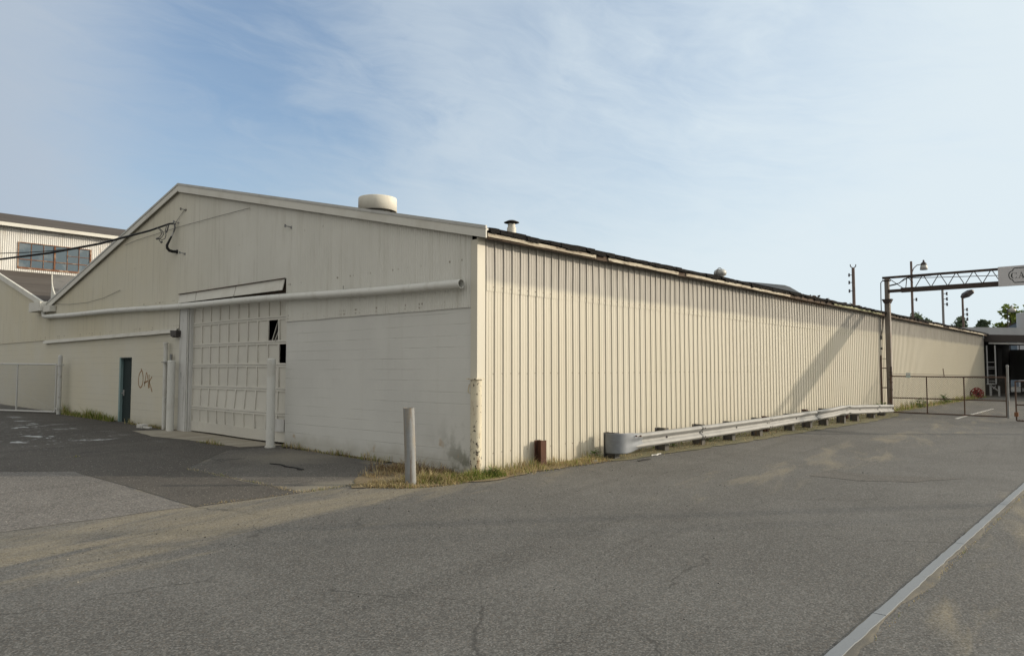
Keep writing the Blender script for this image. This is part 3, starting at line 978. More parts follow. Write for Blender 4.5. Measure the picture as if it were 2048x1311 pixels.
# roof
rf = MB()
def slope(ya, yb, x0, x1, n, wob):
    vs, fs = [], []
    for i in range(n + 1):
        x = x0 + (x1 - x0) * i / n
        for y in (ya, yb):
            z = rake(y) - .02 + (wob * mn.noise(Vector((x * .5, 2, 0))) if y == ya else 0)
            vs += [(x, y, z), (x, y, z - .045)]
    for i in range(n):
        a, b = i * 4, i * 4 + 4
        fs += [(a, a + 2, b + 2, b), (a + 1, b + 1, b + 3, a + 3), (a, b, b + 1, a + 1), (a + 2, a + 3, b + 3, b + 2)]
    fs += [(0, 1, 3, 2), (n * 4, n * 4 + 2, n * 4 + 3, n * 4 + 1)]
    rf.add(vs, fs)
slope(-.27, RYA, -.028, 50.25, 120, .02)
slope(23.3, RYA, -.028, 50.25, 4, 0)
roof = rf.build('roof', M['roofdark'], WH)
# torn shingle edge along the eave
se = MB()
x = .02
rr = random.Random(3)
while x < 50.2:
    L = rr.uniform(.09, .34)
    big = 1 if rr.random() < .25 else 0
    za = rake(-.27) - .02 + .02 * mn.noise(Vector((x * .5, 2, 0)))
    h = rr.uniform(.002, .014) + .012 * big
    dn = rr.uniform(.05, .10)
    yo = -.275 - rr.uniform(.0, .035)
    z0 = za - dn
    se.prism([(yo, z0), (yo + .02, za + h), (-.10, za + h + .036), (-.10, za + .005), (-.262, za - .05), (-.262, z0)], 'x', x, x + L - .004)
    x += L
se.build('shingle_edge', M['roofdark'], roof)
# fascia boards, broken in places
rr = random.Random(9)
for a, b, m, dz in ((-.02, 3.23, 'fascia', 0), (3.69, 6.70, 'fascia', -.01), (7.10, 10.3, 'fascia', 0), (10.32, 13.9, 'fascia', -.01), (18.1, 24.2, 'mossboard', 0.01), (32.7, 36.0, 'fascia', .0), (37.6, 48.6, 'fascia', 0.0)):
    fb = MB()
    z = 4.075 + dz
    k = max(2, int((b - a) / .4))
    vs, fs = [], []
    for i in range(k + 1):
        x = a + (b - a) * i / k
        wz = .012 * mn.noise(Vector((x * .9, 5, 0)))
        wb = .010 * mn.noise(Vector((x * 3, 8, 0)))
        vs += [(x, -.262, z + .058 + wz), (x, -.262, z - .008 + wz + wb), (x, -.236, z - .008 + wz + wb), (x, -.236, z + .058 + wz)]
    for i in range(k):
        p, q = i * 4, i * 4 + 4
        for c in range(4):
            d2 = (c + 1) % 4
            fs.append((p + c, p + d2, q + d2, q + c))
    fs += [(0, 1, 2, 3), (k * 4 + 3, k * 4 + 2, k * 4 + 1, k * 4)]
    fb.add(vs, fs)
    fb.build('fascia_board', M[m], WH)
# wood behind: sub-fascia and rafter tails
ra = MB()
ra.box(.0, -.232, 4.045, 50.1, -.19, 4.142)
x = .3
while x < 50:
    ra.bar((x, -.245 if 14 < x < 18 else -.20, 4.09), (x, -.03, 4.13), .05, .06)
    x += .61
ra.build('rafter_tails', M['rot'], roof)
# lifted sheet of dark roofing and rubble
pa = MB()
xs_ = [10.8, 12.5, 14.3, 14.75]
tops = [4.31, 4.40, 4.49, 4.47]
vs, fs = [], []
for x, tz in zip(xs_, tops):
    vs += [(x, -.295, 4.232), (x, .06, tz), (x, .9, tz + .10), (x, .9, 4.42)]
for i in range(3):
    p, q = i * 4, i * 4 + 4
    fs += [(p, p + 1, q + 1, q), (p + 1, p + 2, q + 2, q + 1), (p + 2, p + 3, q + 3, q + 2)]
fs += [(0, 3, 2, 1), (12, 13, 14, 15)]
pa.add(vs, fs)
pa.build('roof_patch', mat('slate_blue_roofing', (0.055, 0.062, 0.072), .9, 0, [((0.085, 0.092, 0.10), 1.5, (.3, 2, 2), .45, .65, .6)], spec=.1), roof)
rr = random.Random(21)
for i in range(26):
    x = rr.uniform(14.8, 18.2) if i < 14 else rr.uniform(17, 24)
    y = rr.uniform(-.33, .15)
    z = rake(y) + rr.uniform(-.08, .02)
    a = Vector((x, y, z))
    b = a + Vector((rr.uniform(-.45, .45), rr.uniform(-.1, .12), rr.uniform(-.05, .05)))
    rb = MB()
    rb.bar(a, b, rr.uniform(.03, .10), rr.uniform(.01, .03))
    rb.build('broken_board', M['rot'], roof)
# ventilators on the roof
dv = MB()
c = (2.48, 6.02, 0)
dv.lathe([(0, 6.175), (.42, 6.173), (.482, 6.160), (.490, 6.14), (.492, 5.815), (.475, 5.805), (.46, 5.83), (.455, 6.10), (0, 6.11)], c, 40)
drum = dv.build('roof_ventilator', M['vent'], roof)
dc = MB()
dc.lathe([(.36, 5.45), (.36, 6.11)], c, 24)
for k in range(6):
    a = k * pi / 3 + .2
    dc.bar((c[0] + .34 * cos(a), c[1] + .34 * sin(a), 5.80), (c[0] + .46 * cos(a), c[1] + .46 * sin(a), 5.93), .03, .03)
dc.build('ventilator_throat', M['flash'], drum)
mv = MB()
c = (1.78, .79, 0)
mv.lathe([(.085, 4.35), (.075, 4.70)], c, 20)
mv.lathe([(.10, 4.35), (.092, 4.62)], c, 20)
cap = mv.build('vent_pipe', M['vent'], roof)
mc = MB()
mc.lathe([(0, 4.778), (.07, 4.768), (.158, 4.728), (.15, 4.72), (.02, 4.735), (0, 4.735)], c, 24)
for k in range(3):
    a = k * 2.1
    mc.bar((c[0] + .07 * cos(a), c[1] + .07 * sin(a), 4.68), (c[0] + .075 * cos(a), c[1] + .075 * sin(a), 4.745), .012, .012)
mc.build('vent_cap', M['flood'], cap)
tv = MB()
c = (10.66, .55, 0)
tv.lathe([(.10, 4.3), (.10, 4.46), (.165, 4.50), (.185, 4.56), (.165, 4.63), (.10, 4.672), (0, 4.682)], c, 22)
tb = tv.build('turbine_vent', M['lamp_head'], roof)
th = MB()
arc = [(c[0] + .235 * cos(a), c[1], 4.50 + .215 * sin(a)) for a in [pi * i / 16 for i in range(17)]]
th.tube(arc, .010, 6)
th.build('vent_hoop', M['flood'], tb)

# big door: jambs, sectional door, flap over it
jb = MB()
jb.box(-.035, 11.16, -.1, .22, 11.60, 3.86)
jb.box(.02, 11.05, -.1, .22, 11.145, 3.60)
jb.build('door_jamb', M['jamb'], WH)
js = MB()
js.tube([(-.01, 11.12, .06), (-.02, 11.12, 1.4), (-.012, 11.118, 3.55)], .014, 8)
js.tube([(-.045, 11.20, .35), (-.05, 11.10, .36)], .012, 8)
js.build('conduit', M['pipe'], WH)

RZ = [0.10, 0.74, 1.30, 1.87, 2.41, 2.99, 3.56]
Y0, Y1, NC = 6.16, 11.05, 10
CW = (Y1 - Y0) / NC
def dwarp(p):
    x, y, z = p
    b = -.075 * exp(-((y - 8.6) / 1.7) ** 2 - ((z - .65) / .55) ** 2)
    b += .012 * mn.noise(Vector((y * .9, z * 1.2, 2)))
    s = -.03 * exp(-((y - 7.4) / 1.6) ** 2) * max(0, 1 - z) + .025 * sin((y - 6.2) * .62) * (z / 3.5) * .6
    return (x + b, y + .006 * mn.noise(Vector((y * 2, z * 2, 9))), z + s)
def dgrid(mb, x0, x1, ya, yb, za, zb):
    n = max(1, int((yb - ya) / .25))
    k = max(1, int((zb - za) / .25))
    vs, fs = [], []
    for i in range(n + 1):
        for j in range(k + 1):
            y = ya + (yb - ya) * i / n
            z = za + (zb - za) * j / k
            vs.append(dwarp((x0, y, z)))
            vs.append(dwarp((x1, y, z)))
    def id(i, j, s):
        return (i * (k + 1) + j) * 2 + s
    for i in range(n):
        for j in range(k):
            for s in (0, 1):
                fs.append((id(i, j, s), id(i + 1, j, s), id(i + 1, j + 1, s), id(i, j + 1, s)))
    for i in range(n):
        for j in (0, k):
            fs.append((id(i, j, 0), id(i + 1, j, 0), id(i + 1, j, 1), id(i, j, 1)))
    for j in range(k):
        for i in (0, n):
            fs.append((id(i, j, 0), id(i, j + 1, 0), id(i, j + 1, 1), id(i, j, 1)))
    mb.add(vs, fs)
dm = MB()
pn = MB()
for r in range(6):
    za, zb = RZ[r], RZ[r + 1]
    lo = .26 if r == 0 else .05
    hi = .048
    dgrid(dm, .096, .125, Y0, Y1, za + .004, za + lo)
    dgrid(dm, .096, .125, Y0, Y1, zb - hi, zb - .004)
    for c_ in range(NC + 1):
        yc = Y0 + c_ * CW
        a, b = max(Y0, yc - .026), min(Y1, yc + .026)
        if r == 3 and c_ == 0:
            pass
        dgrid(dm, .0965, .125, a, b, za + lo, zb - hi)
    for c_ in range(NC):
        ya, yb = Y0 + c_ * CW + .026, Y0 + (c_ + 1) * CW - .026
        if (r, c_) in ((4, 1), (3, 0)):
            continue
        rr = random.Random(r * 31 + c_)
        tilt = rr.uniform(.0, .012)
        p = [dwarp((.120 + (tilt if k in (0, 1) else 0), y, z)) for k, (y, z) in enumerate(((ya, za + lo), (yb, za + lo), (yb, zb - hi), (ya, zb - hi)))]
        q = [(x + .012, y, z) for x, y, z in p]
        pn.add(p + q, [(0, 1, 2, 3), (4, 7, 6, 5), (0, 4, 5, 1), (1, 5, 6, 2), (2, 6, 7, 3), (3, 7, 4, 0)])
dr = dm.build('overhead_door', M['door'], WH)
pn.build('door_panel', M['door'], dr)
lb = MB()
lb.bar((.17, 6.86, 2.44), (.30, 6.70, 2.98), .26, .015)
lb.bar((.16, 7.04, 2.44), (.26, 6.92, 2.98), .05, .015)
lb.bar((.17, 6.62, 2.42), (.24, 6.70, 2.97), .05, .02)
lb.build('loose_panel', M['door'], dr)
for i in range(3):
    st = MB()
    za = (1.3, 1.28, .72)[i]
    yy = (9.6, 8.1, 9.1)[i]
pl_ = MB()
pl_.prism([dwarp((0, y, z))[1:] for y, z in ((6.3, .34), (6.93, .34), (6.93, .62), (6.3, .62))], 'x', .062, .080)
pl_.build('patch_board', M['jamb'], dr)
# loose header flap in three lengths
for i, (a, b) in enumerate(((6.22, 8.46), (8.49, 10.62), (10.65, 11.68))):
    hf = MB()
    vs = []
    for y in (a, b):
        t = (y - 6.2) / 5.5
        zt = 3.872 - .010 * t
        zb = 3.60 + .025 * t
        xo = -.10 + .03 * t
        vs += [(-.035, y, zt), (xo, y, zb), (xo + .02, y, zb), (-.012, y, zt - .02)]
    hf.add(vs, [(0, 1, 5, 4), (1, 2, 6, 5), (2, 3, 7, 6), (3, 0, 4, 7), (0, 3, 2, 1), (4, 5, 6, 7)])
    hf.build('header_flap', M['trim'], WH)
hb = MB()
hb.box(.06, 6.16, 3.57, .20, 11.05, 3.86)
hb.box(-.075, 6.16, 3.868, -.012, 11.68, 3.882)
hb.build('door_header', M['rot'], WH)

# side door
sdm = MB()
sdm.box(.07, 15.02, .06, .12, 15.80, 2.10)
sdo = sdm.build('side_door', M['teal'], WH)
fr = MB()
fr.box(-.012, 15.80, .02, .16, 15.915, 2.145)
fr.build('door_frame', M['teal_light'], sdo)
fr = MB()
fr.box(-.008, 14.965, .02, .16, 15.02, 2.1)
fr.box(-.008, 14.965, 2.1, .16, 15.80, 2.142)
fr.build('door_frame', M['teal'], sdo)
hd = MB()
hd.tube([(.07, 15.70, 1.02), (.0, 15.70, 1.02), (.0, 15.60, 1.02)], .014, 8)
hd.box(.055, 15.66, .94, .0705, 15.74, 1.12)
hd.build('door_handle', M['galv'], sdo)

# drain pipe across the front
dp = MB()
A, B = Vector((-.17, .24, 3.275)), Vector((-.17, 22.75, 3.775))
def pat(t):
    p = A + (B - A) * t
    return p + Vector((0, 0, -.014 * sin(t * pi * 5)))
path = [pat(i / 30) for i in range(31)]
path += [Vector((-.17, 22.92, 3.785)), Vector((-.17, 23.03, 3.83)), Vector((-.17, 23.07, 3.93)), Vector((-.17, 23.07, 4.02))]
dp.tube(path, .081, 18, caps=False)
inner = [Vector(p) for p in path[:4]]
dp.tube(inner, .074, 18, caps=False)
ring = []
for rad in (.081, .074):
    for k in range(18):
        a = 2 * pi * k / 18
        ring.append((-.17 + rad * cos(a), .24, 3.275 + rad * sin(a)))
dp.add(ring, [(k, (k + 1) % 18, 18 + (k + 1) % 18, 18 + k) for k in range(18)])
pipe = dp.build('drain_pipe', M['pipe'], WH)
for t in (.06, .155, .28, .36, .49, .60, .78):
    p = pat(t)
    q = (B - A).normalized() * .022
    pb = MB()
    pb.tube([p - q, p + q], .0865, 18)
    pb.build('pipe_band', M['pipe'], pipe)
for t in (.155, .36, .6):
    p = pat(t)
    ph = MB()
    ph.bar((-.03, p.y, p.z + .10), (-.17, p.y, p.z + .085), .012, .006)
    ph.bar((-.17, p.y, p.z + .08), (-.17, p.y, p.z + .16), .012, .006)
    ph.build('pipe_hanger', M['wire'], pipe)
# gutter box in the valley
gb = MB()
gb.box(-.36, 22.90, 4.0, -.04, 24.25, 4.36)
gb.box(-.26, 22.10, 3.94, -.04, 22.897, 4.17)
gb.build('gutter_box', M['trim'], WH, bevel=.008)
# hanging lamp under the flashing
wl = MB()
wl.prism([(11.52, 2.85), (11.92, 2.87), (11.88, 2.70), (11.74, 2.66), (11.64, 2.72), (11.60, 2.67), (11.54, 2.67)], 'x', -.17, -.02)
wl.build('wall_lamp', M['flood'], WH, bevel=.01)
# wire hooks and brackets on the gable
for y, z in ((11.43, 6.24), (11.85, 5.93), (5.97, 5.04), (11.42, 5.0)):
    hk = MB()
    hk.tube([(-.02, y, z), (-.08, y + .03, z + .015), (-.13, y + .10, z + .03)], .012, 8)
    hk.tube([(-.13, y + .10, z + .0), (-.13, y + .10, z + .065)], .022, 8)
    hk.tube([(-.012, y, z), (-.035, y, z)], .035, 10)
    hk.build('wall_hook', M['galv_rust'], WH)
cd = MB()
cd.tube([(-.16, 11.88, 5.65), (-.188, 11.906, 5.551), (-.225, 11.91, 5.47)], .024, 8)
cd.build('conduit', M['flash'], WH)
cd = MB()
cd.tube([(-.20, 11.906, 5.53), (-.263, 11.916, 5.385), (-.298, 11.956, 5.271), (-.292, 11.949, 5.186), (-.227, 11.951, 5.125), (-.139, 11.927, 5.105), (-.045, 11.903, 5.11)], [.024, .030, .036, .040, .042, .042, .042], 10)
cd.tube([(-.05, 11.906, 5.11), (-.012, 11.90, 5.11)], .06, 10)
cd.build('cable_hose', M['black'], WH)
for pts in ([(-.06, 7.83, 5.76), (-.06, 9.37, 5.78), (-.06, 11.72, 5.80), (-.06, 14.7, 5.77), (-.06, 15.6, 5.72)],
            [(-.06, 11.43, 6.24), (-.06, 11.75, 6.08), (-.06, 12.0, 5.94)],
            [(-.06, 15.9, 4.30), (-.06, 17.3, 4.14), (-.06, 18.8, 4.08), (-.06, 20.6, 4.12), (-.08, 22.1, 4.22)]):
    wr = MB()
    wr.tube(pts, .006, 5)
    wr.build('wall_wire', M['wire'], WH)

# ------------------------------------------------------------------ left neighbour with roof monitor
SH = thing('mill_building', (0, 37.6, .25), 'left-hand mill building with a raised roof monitor and rusty window band', 'building')
def srake(y):
    return 4.32 + (y - 23.3) * .266 if y < 37.6 else 4.32 + (51.9 - y) * .266
sb = MB()
sb.box(.01, 23.302, -.3, .2, 51.9, 2.95)
sb.build('block_wall', M['block'], SH)
ss = MB()
vs, fs = [], []
n = int((51.9 - 23.305) / PIT * 4)
for i in range(n + 1):
    y = 23.305 + (51.9 - 23.305) * i / n
    x = -.020 + .007 * cos(2 * pi * y / PIT)
    zt = srake(y) - .05
    if 31 < y < 44.2:
        zt = 8.42 + .25 * (6.6 - abs(y - 37.6))
    vs += [(x, y, 2.88), (x, y, zt)]
for i in range(n):
    fs.append((2 * i, 2 * i + 1, 2 * i + 3, 2 * i + 2))
ss.add(vs, fs, True)
ss.build('gable_siding', M['siding'], SH)
sr = MB()
for ya, yb in ((23.32, 31.0), (51.9, 44.2)):
    sr.prism([(ya, srake(ya)), (yb, srake(yb)), (yb, srake(yb) - .08), (ya, srake(ya) - .08)], 'x', -.05, 42)
sro = sr.build('roof', M['roofgrey'], SH)
st = MB()
st.prism([(23.2, srake(23.2) + .03), (31.0, srake(31.0) + .03), (31.0, srake(31) - .20), (23.2, srake(23.2) - .17)], 'x', -.14, -.052)
st.build('rake_trim', M['trim'], SH)
mw = MB()
vs, fs = [], []
WX0, WX1, WZ0, WZ1 = .93, 3.99, 6.58, 7.72
def cwall(x0, x1, z0, z1):
    n = max(2, int((x1 - x0) / .085 * 6))
    vs, fs = [], []
    for i in range(n + 1):
        x = x0 + (x1 - x0) * i / n
        y = 31.0 + .013 * cos(2 * pi * x / .085)
        vs += [(x, y, z0), (x, y, z1)]
    for i in range(n):
        fs.append((2 * i, 2 * i + 1, 2 * i + 3, 2 * i + 2))
    mw.add(vs, fs, True)
cwall(-.02, WX0, 6.2, 8.5)
cwall(WX0, WX1, WZ1, 8.5)
cwall(WX0, WX1, 6.2, WZ0)
cwall(WX1, 14, 6.2, 8.5)
mw.box(14, 31.0, 6.2, 42, 31.1, 8.5)
mw.box(-.02, 44.1, 6.2, 42, 44.2, 8.5)
mw.build('monitor_wall', M['white_corr'], SH)
mr = MB()
mr.prism([(30.62, 8.56), (37.6, 10.20), (44.6, 8.56), (44.6, 8.47), (37.6, 10.11), (30.62, 8.47)], 'x', -.25, 42)
mr.build('monitor_roof', M['roofgrey'], SH)
mf = MB()
mf.box(-.25, 30.58, 8.375, 42, 30.616, 8.54)
mf.build('eave_board', M['trim'], SH)
wn = MB()
fw = .055
for x0, x1, z0, z1 in ((WX0 - .05, WX0 + .0, WZ0 - .08, WZ1 + .03), (WX1 - .03, WX1 + .05, WZ0 - .08, WZ1 + .03), (WX0, WX1 - .03, WZ0 - .08, WZ0 + .0), (WX0, WX1 - .03, WZ1 + .0, WZ1 + .03)):
    wn.box(x0, 30.955, z0, x1, 31.04, z1)
xm = (WX0 + WX1) / 2 - .04
wn.box(xm - .035, 30.96, WZ0 + .02, xm + .035, 31.04, WZ1 - .02)
wf = wn.build('window', M['rustlight'], SH)
mu = MB()
for k in range(1, 6):
    x = WX0 + (WX1 - WX0) * k / 6
    if k != 3:
        mu.box(x - .012, 30.975, WZ0 + .02, x + .012, 31.02, WZ1 - .02)
mu.box(WX0 + .04, 30.978, 6.93, xm - .035, 31.018, 6.965)
mu.box(xm + .035, 30.978, 6.93, WX1 - .05, 31.018, 6.965)
mu.box(xm + .5, 30.980, 7.30, WX1 - .05, 31.016, 7.32)
mu.build('glazing_bars', M['rustlight'], wf)
gl = MB()
gl.add([(WX0, 31.0, WZ0), (WX1, 31.0, WZ0), (WX1, 31.0, WZ1), (WX0, 31.0, WZ1)], [(0, 1, 2, 3)])
gl.build('pane', M['glass'], wf)
# curved metal saddle standing in the valley between the two roofs
vc = MB()
vs, fs = [], []
nn = 12
prof = [(22.45 + .93 * cos(a), 5.47 - .95 * sin(a)) for a in [pi / 2 * i / nn for i in range(nn + 1)]]
xsv = [.18, 1.2, 2.2, 3.4, 5.0]
for i, x in enumerate(xsv):
    for y, z in prof:
        vs.append((x, y + .05 * mn.noise(Vector((x * 1.3, y * 2, 0))), z + .07 * mn.noise(Vector((x, z * 2, 3)))))
m_ = len(prof)
for i in range(len(xsv) - 1):
    for k in range(m_ - 1):
        a = i * m_ + k
        fs.append((a, a + 1, a + m_ + 1, a + m_))
vc.add(vs, fs, True)
vc.build('valley_saddle', M['lead'], SH)
ve = MB()
ve.prism(prof + [(22.45, 4.25), (23.40, 4.25)], 'x', .14, .178)
ve.build('saddle_end', M['trim'], SH)

# ------------------------------------------------------------------ overhead cables
CB = thing('service_cable', (-.3, 12.5, 5.9), 'black twisted service cable running from the gable out to the left', 'cable')
cc = MB()
TH = [(-0.08, 11.93, 5.90), (-.24, 11.97, 5.89), (-.687, 12.168, 5.656), (-1.227, 12.477, 5.435), (-1.757, 12.80, 5.218), (-2.792, 13.36, 4.898), (-3.791, 13.93, 4.668), (-5.7, 15.1, 4.36), (-8.4, 16.9, 4.10), (-14, 20.5, 4.2), (-22, 26, 5.2)]
cc.tube(TH, [.018, .026, .028, .030, .032, .030, .026, .026, .026, .026, .026], 8)
cc.build('cable', M['black'], CB)
c2 = MB()
c2.tube([(-1.30, 12.52, 5.41), (-1.794, 12.72, 5.205), (-2.279, 13.063, 5.06), (-2.76, 13.42, 4.962), (-3.268, 13.727, 4.889), (-3.767, 14.03, 4.843), (-5.635, 15.196, 4.80), (-8.3, 16.9, 4.95), (-14, 20.6, 5.6), (-22, 26.1, 7.0)], .012, 6)
c2.build('thin_strand', M['black'], CB)
for k, pts in enumerate((
        [(-.548, 12.02, 5.735), (-.482, 11.95, 5.656), (-.462, 11.93, 5.571), (-.498, 11.96, 5.486), (-.534, 12.0, 5.444)],
        [(-.50, 12.00, 5.73), (-.44, 11.93, 5.64), (-.42, 11.90, 5.56), (-.46, 11.94, 5.47), (-.50, 11.98, 5.42)],
        [(-.33, 11.93, 5.84), (-.356, 11.945, 5.689), (-.344, 11.931, 5.547), (-.361, 11.95, 5.447), (-.437, 11.962, 5.396), (-.515, 11.975, 5.444)],
        [(-.28, 11.92, 5.86), (-.31, 11.93, 5.70), (-.33, 11.94, 5.62)],
        [(-.515, 11.975, 5.444), (-.505, 11.962, 5.359), (-.449, 11.899, 5.344)])):
    c3 = MB()
    c3.tube(pts, .011 if k != 3 else .018, 6)
    e = Vector(pts[-1])
    if k in (0, 2, 4):
        c3.tube([e, e + Vector((-.04, .03, -.03))], .026, 8)
    c3.build('drip_loop', M['wire'], CB)
c3 = MB()
c3.tube([(-.22, 11.95, 5.90), (-.17, 11.90, 5.905), (-.14, 11.86, 5.86), (-.135, 11.85, 5.77), (-.16, 11.88, 5.64)], .022, 8)
c3.build('drip_loop', M['wire'], CB)

# utility wires passing overhead beside the drive; only their shadows reach the picture
def sag(a, b, s, n=14):
    a, b = Vector(a), Vector(b)
    return [a + (b - a) * (i / n) + Vector((0, 0, -s * 4 * (i / n) * (1 - i / n))) for i in range(n + 1)]
for off, rad, lab in ((0.0, .075, 'thicker overhead utility wire beside the drive, outside the frame'), (.9, .035, 'thinner overhead utility wire beside the drive, outside the frame')):
    k = 7.2 * 2.229
    a = Vector((-3.85 + k, -1.65 - k - off, 7.2))
    dr_ = Vector((7.37, -5.71, 0))
    ow = MB()
    ow.tube(sag(a - dr_ * 2.6, a + dr_ * 4.5, .15), rad, 6)
    tag(ow.build('overhead_wire', M['black']), lab, 'wire')

# ------------------------------------------------------------------ posts by the building
def bolt_ring():
    pass
b1 = MB()
b1.tube([(-1.455, .05, -.12), (-1.47, .06, .5), (-1.49, .075, 1.165)], .088, 24, caps=False)
b1.tube([(-1.49, .075, 1.165), (-1.483, .070, .95)], .080, 24, caps=False)
rg = []
for rad in (.088, .080):
    for k in range(24):
        a = 2 * pi * k / 24
        rg.append((-1.49 + rad * cos(a), .075 + rad * sin(a), 1.165))
b1.add(rg, [(k, (k + 1) % 24, 24 + (k + 1) % 24, 24 + k) for k in range(24)])
b1.lathe([(0, 1.12), (.08, 1.13)], (-1.49, .075, 0), 20)
tag(b1.build('bollard', M['galv_rust']), 'grey leaning steel pipe bollard with rust streaks standing free in the weeds', 'bollard')

b2 = MB()
b2.tube([(-.075, -.035, -.15), (-.075, -.035, 1.60)], .098, 28)
b2.box(-.19, -.16, 1.60, .02, .09, 1.618)
b2.tube([(-.17, .03, 1.52), (-.185, .05, 1.40), (-.16, .03, 1.36)], .012, 6)
tag(b2.build('corner_guard_post', M['peel']), 'round cream corner post flaking to rust at the foot of the building corner', 'post')

b3 = MB()
b3.prism([(1.44, -.24), (1.60, -.24), (1.60, -.226), (1.53, -.222), (1.53, -.098), (1.60, -.094), (1.60, -.08), (1.44, -.08), (1.44, -.094), (1.51, -.098), (1.51, -.222), (1.44, -.226)], 'z', -.2, .45)
tag(b3.build('rusty_post', M['rust']), 'short rusty steel channel post alone against the cream wall near the corner', 'post')

b4 = MB()
b4.tube([(-.36, 6.15, -.1), (-.36, 6.16, 2.00)], .094, 24)
b4.lathe([(.094, 2.0), (.08, 2.02), (0, 2.025)], (-.36, 6.16, 0), 24)
b4.tube([(-.36, 6.15, .02), (-.36, 6.15, .06)], .118, 20)
tag(b4.build('bollard', M['pipe']), 'tall white pipe bollard at the right edge of the big door', 'bollard')
GD = thing('door_guard', (-.2, 11.8, .05), 'white pair of guard pipes with a bracket at the left edge of the big door', 'bollard')
m_ = MB()
m_.tube([(-.24, 11.60, -.1), (-.24, 11.60, 2.0)], .100, 24)
m_.lathe([(.10, 2.0), (.085, 2.02), (0, 2.022)], (-.24, 11.60, 0), 24)
m_.build('pipe', M['pipe'], GD)
m_ = MB()
m_.tube([(-.13, 12.24, -.1), (-.13, 12.25, 2.50)], .058, 16)
m_.tube([(-.13, 12.25, 2.49), (-.13, 12.25, 2.54)], .075, 16)
m_.build('pipe', M['pipe'], GD)
m_ = MB()
m_.bar((-.15, 12.36, 1.975), (-.24, 11.70, 1.975), .10, .018)
m_.tube([(-.08, 12.0, -.05), (-.08, 12.0, 2.2)], .035, 10)
m_.bar((-.12, 12.20, .95), (-.20, 11.70, .95), .05, .012)
m_.build('bracket', M['galv_rust'], GD)

# ------------------------------------------------------------------ guardrail
GR = thing('guardrail', (3.4, -.5, 0), 'dented galvanised guardrail along the foot of the cream wall', 'guardrail')
LINE = [(3.95, -.60, .27), (5.4, -.68, .285), (7.1, -.75, .295), (8.7, -.80, .305), (10.45, -.85, .318), (12.3, -.84, .330), (14.2, -.87, .345), (15.2, -.96, .375), (16.05, -1.04, .418), (16.5, -1.09, .425), (17.6, -1.09, .385), (20.3, -1.05, .300), (22.55, -.95, .22)]
def wprof(k):
    pts = [(-.002, .155), (-.040, .150), (-.078, .118), (-.083, .100), (-.078, .080), (-.030, .038), (.0, .018), (.0, -.018), (-.030, -.038), (-.078, -.080), (-.083, -.100), (-.078, -.118), (-.040, -.150), (-.002, -.155)]
    return [(y * k, z) for y, z in pts]
def rail_at(x):
    for (a, b) in zip(LINE, LINE[1:]):
        if a[0] <= x <= b[0]:
            t = (x - a[0]) / (b[0] - a[0])
            t2 = t * t * (3 - 2 * t) * .35 + t * .65
            return (a[1] + (b[1] - a[1]) * t2, a[2] + (b[2] - a[2]) * t2)
    return LINE[-1][1:] if x > LINE[-1][0] else LINE[0][1:]
def beam(x0, x1, proud=0.0):
    mb = MB()
    n = max(2, int((x1 - x0) / .12))
    P_ = wprof(1)
    m2 = len(P_)
    vs, fs = [], []
    for i in range(n + 1):
        x = x0 + (x1 - x0) * i / n
        yc, zc = rail_at(x)
        dent = exp(-((x - 16.2) / .5) ** 2) + .6 * exp(-((x - 14.1) / .8) ** 2) + .5 * exp(-((x - 9.9) / .25) ** 2)
        for j, (py_, pz) in enumerate(P_):
            nz_ = mn.noise(Vector((x * 2.1, j * .5, 3)))
            vs.append((x + .0, yc + py_ * (1 - .25 * dent) - proud + .006 * mn.noise(Vector((x * .9, j * .2, 1))) + .03 * dent * nz_, zc + pz + .03 * dent * mn.noise(Vector((x * 2.6, j * .4, 8)))))
    for i in range(n):
        for j in range(m2 - 1):
            a = i * m2 + j
            fs.append((a, a + 1, a + m2 + 1, a + m2))
    mb.add(vs, fs, True)
    return mb
SEC = [3.95, 6.72, 10.42, 14.15, 16.45, 20.1, 22.55]
for i, (a, b) in enumerate(zip(SEC, SEC[1:])):
    bo = beam(a, b + (.16 if i < 5 else 0), .004 * (i % 2)).build('rail_beam', M['galv'], GR)
    so_ = bo.modifiers.new('thick', 'SOLIDIFY')
    so_.thickness = .004
for s in SEC[1:-1]:
    for dx_ in (.02, .13):
        for dz_ in (.10, .0, -.10):
            bl = MB()
            y, z = rail_at(s + dx_)
            py_ = -.083 if dz_ else 0
            bl.tube([(s + dx_, y + py_ + .005, z + dz_), (s + dx_, y + py_ - .016, z + dz_)], .016, 8)
            bl.build('bolt', M['post_steel'], GR)
for x in (5.3, 8.6, 12.6, 17.9):
    y, z = rail_at(x)
    bl = MB()
    bl.tube([(x, y, z), (x, y - .02, z)], .022, 8)
    bl.build('bolt', M['post_steel'], GR)
# wrapped terminal at the near end
ec = MB()
pth = []
for i in range(6):
    pth.append((4.32 - i * .13, -.695 - .002 * i))
for i in range(1, 13):
    a = pi * .62 * i / 12
    pth.append((3.67 - .27 * sin(a) , -.705 + .27 * (1 - cos(a))))
vs, fs = [], []
NZ = 16
for i, (x, y) in enumerate(pth):
    t = min(1, max(0, (i - .3) / 5.0))
    t = t * t * (3 - 2 * t)
    yc, zc = rail_at(max(x, 3.95))
    top = zc + .162 + (.475 - zc - .162) * t
    lo = (zc - .162) + (.060 - zc + .162) * t
    for j in range(NZ + 1):
        u = j / NZ
        z = top + (lo - top) * u
        # W profile fading into a flat sheet
        wv = .034 * (1 - t) * (1 - cos(4 * pi * u)) * .6 - .010 * sin(u * pi) * t
        vs.append((x, y - wv + .055 * (1 - t) + .02 * t * 0 + .010 * mn.noise(Vector((x * 6, z * 6, 2))) * (t * (1 - t) * 4 + .2), z))
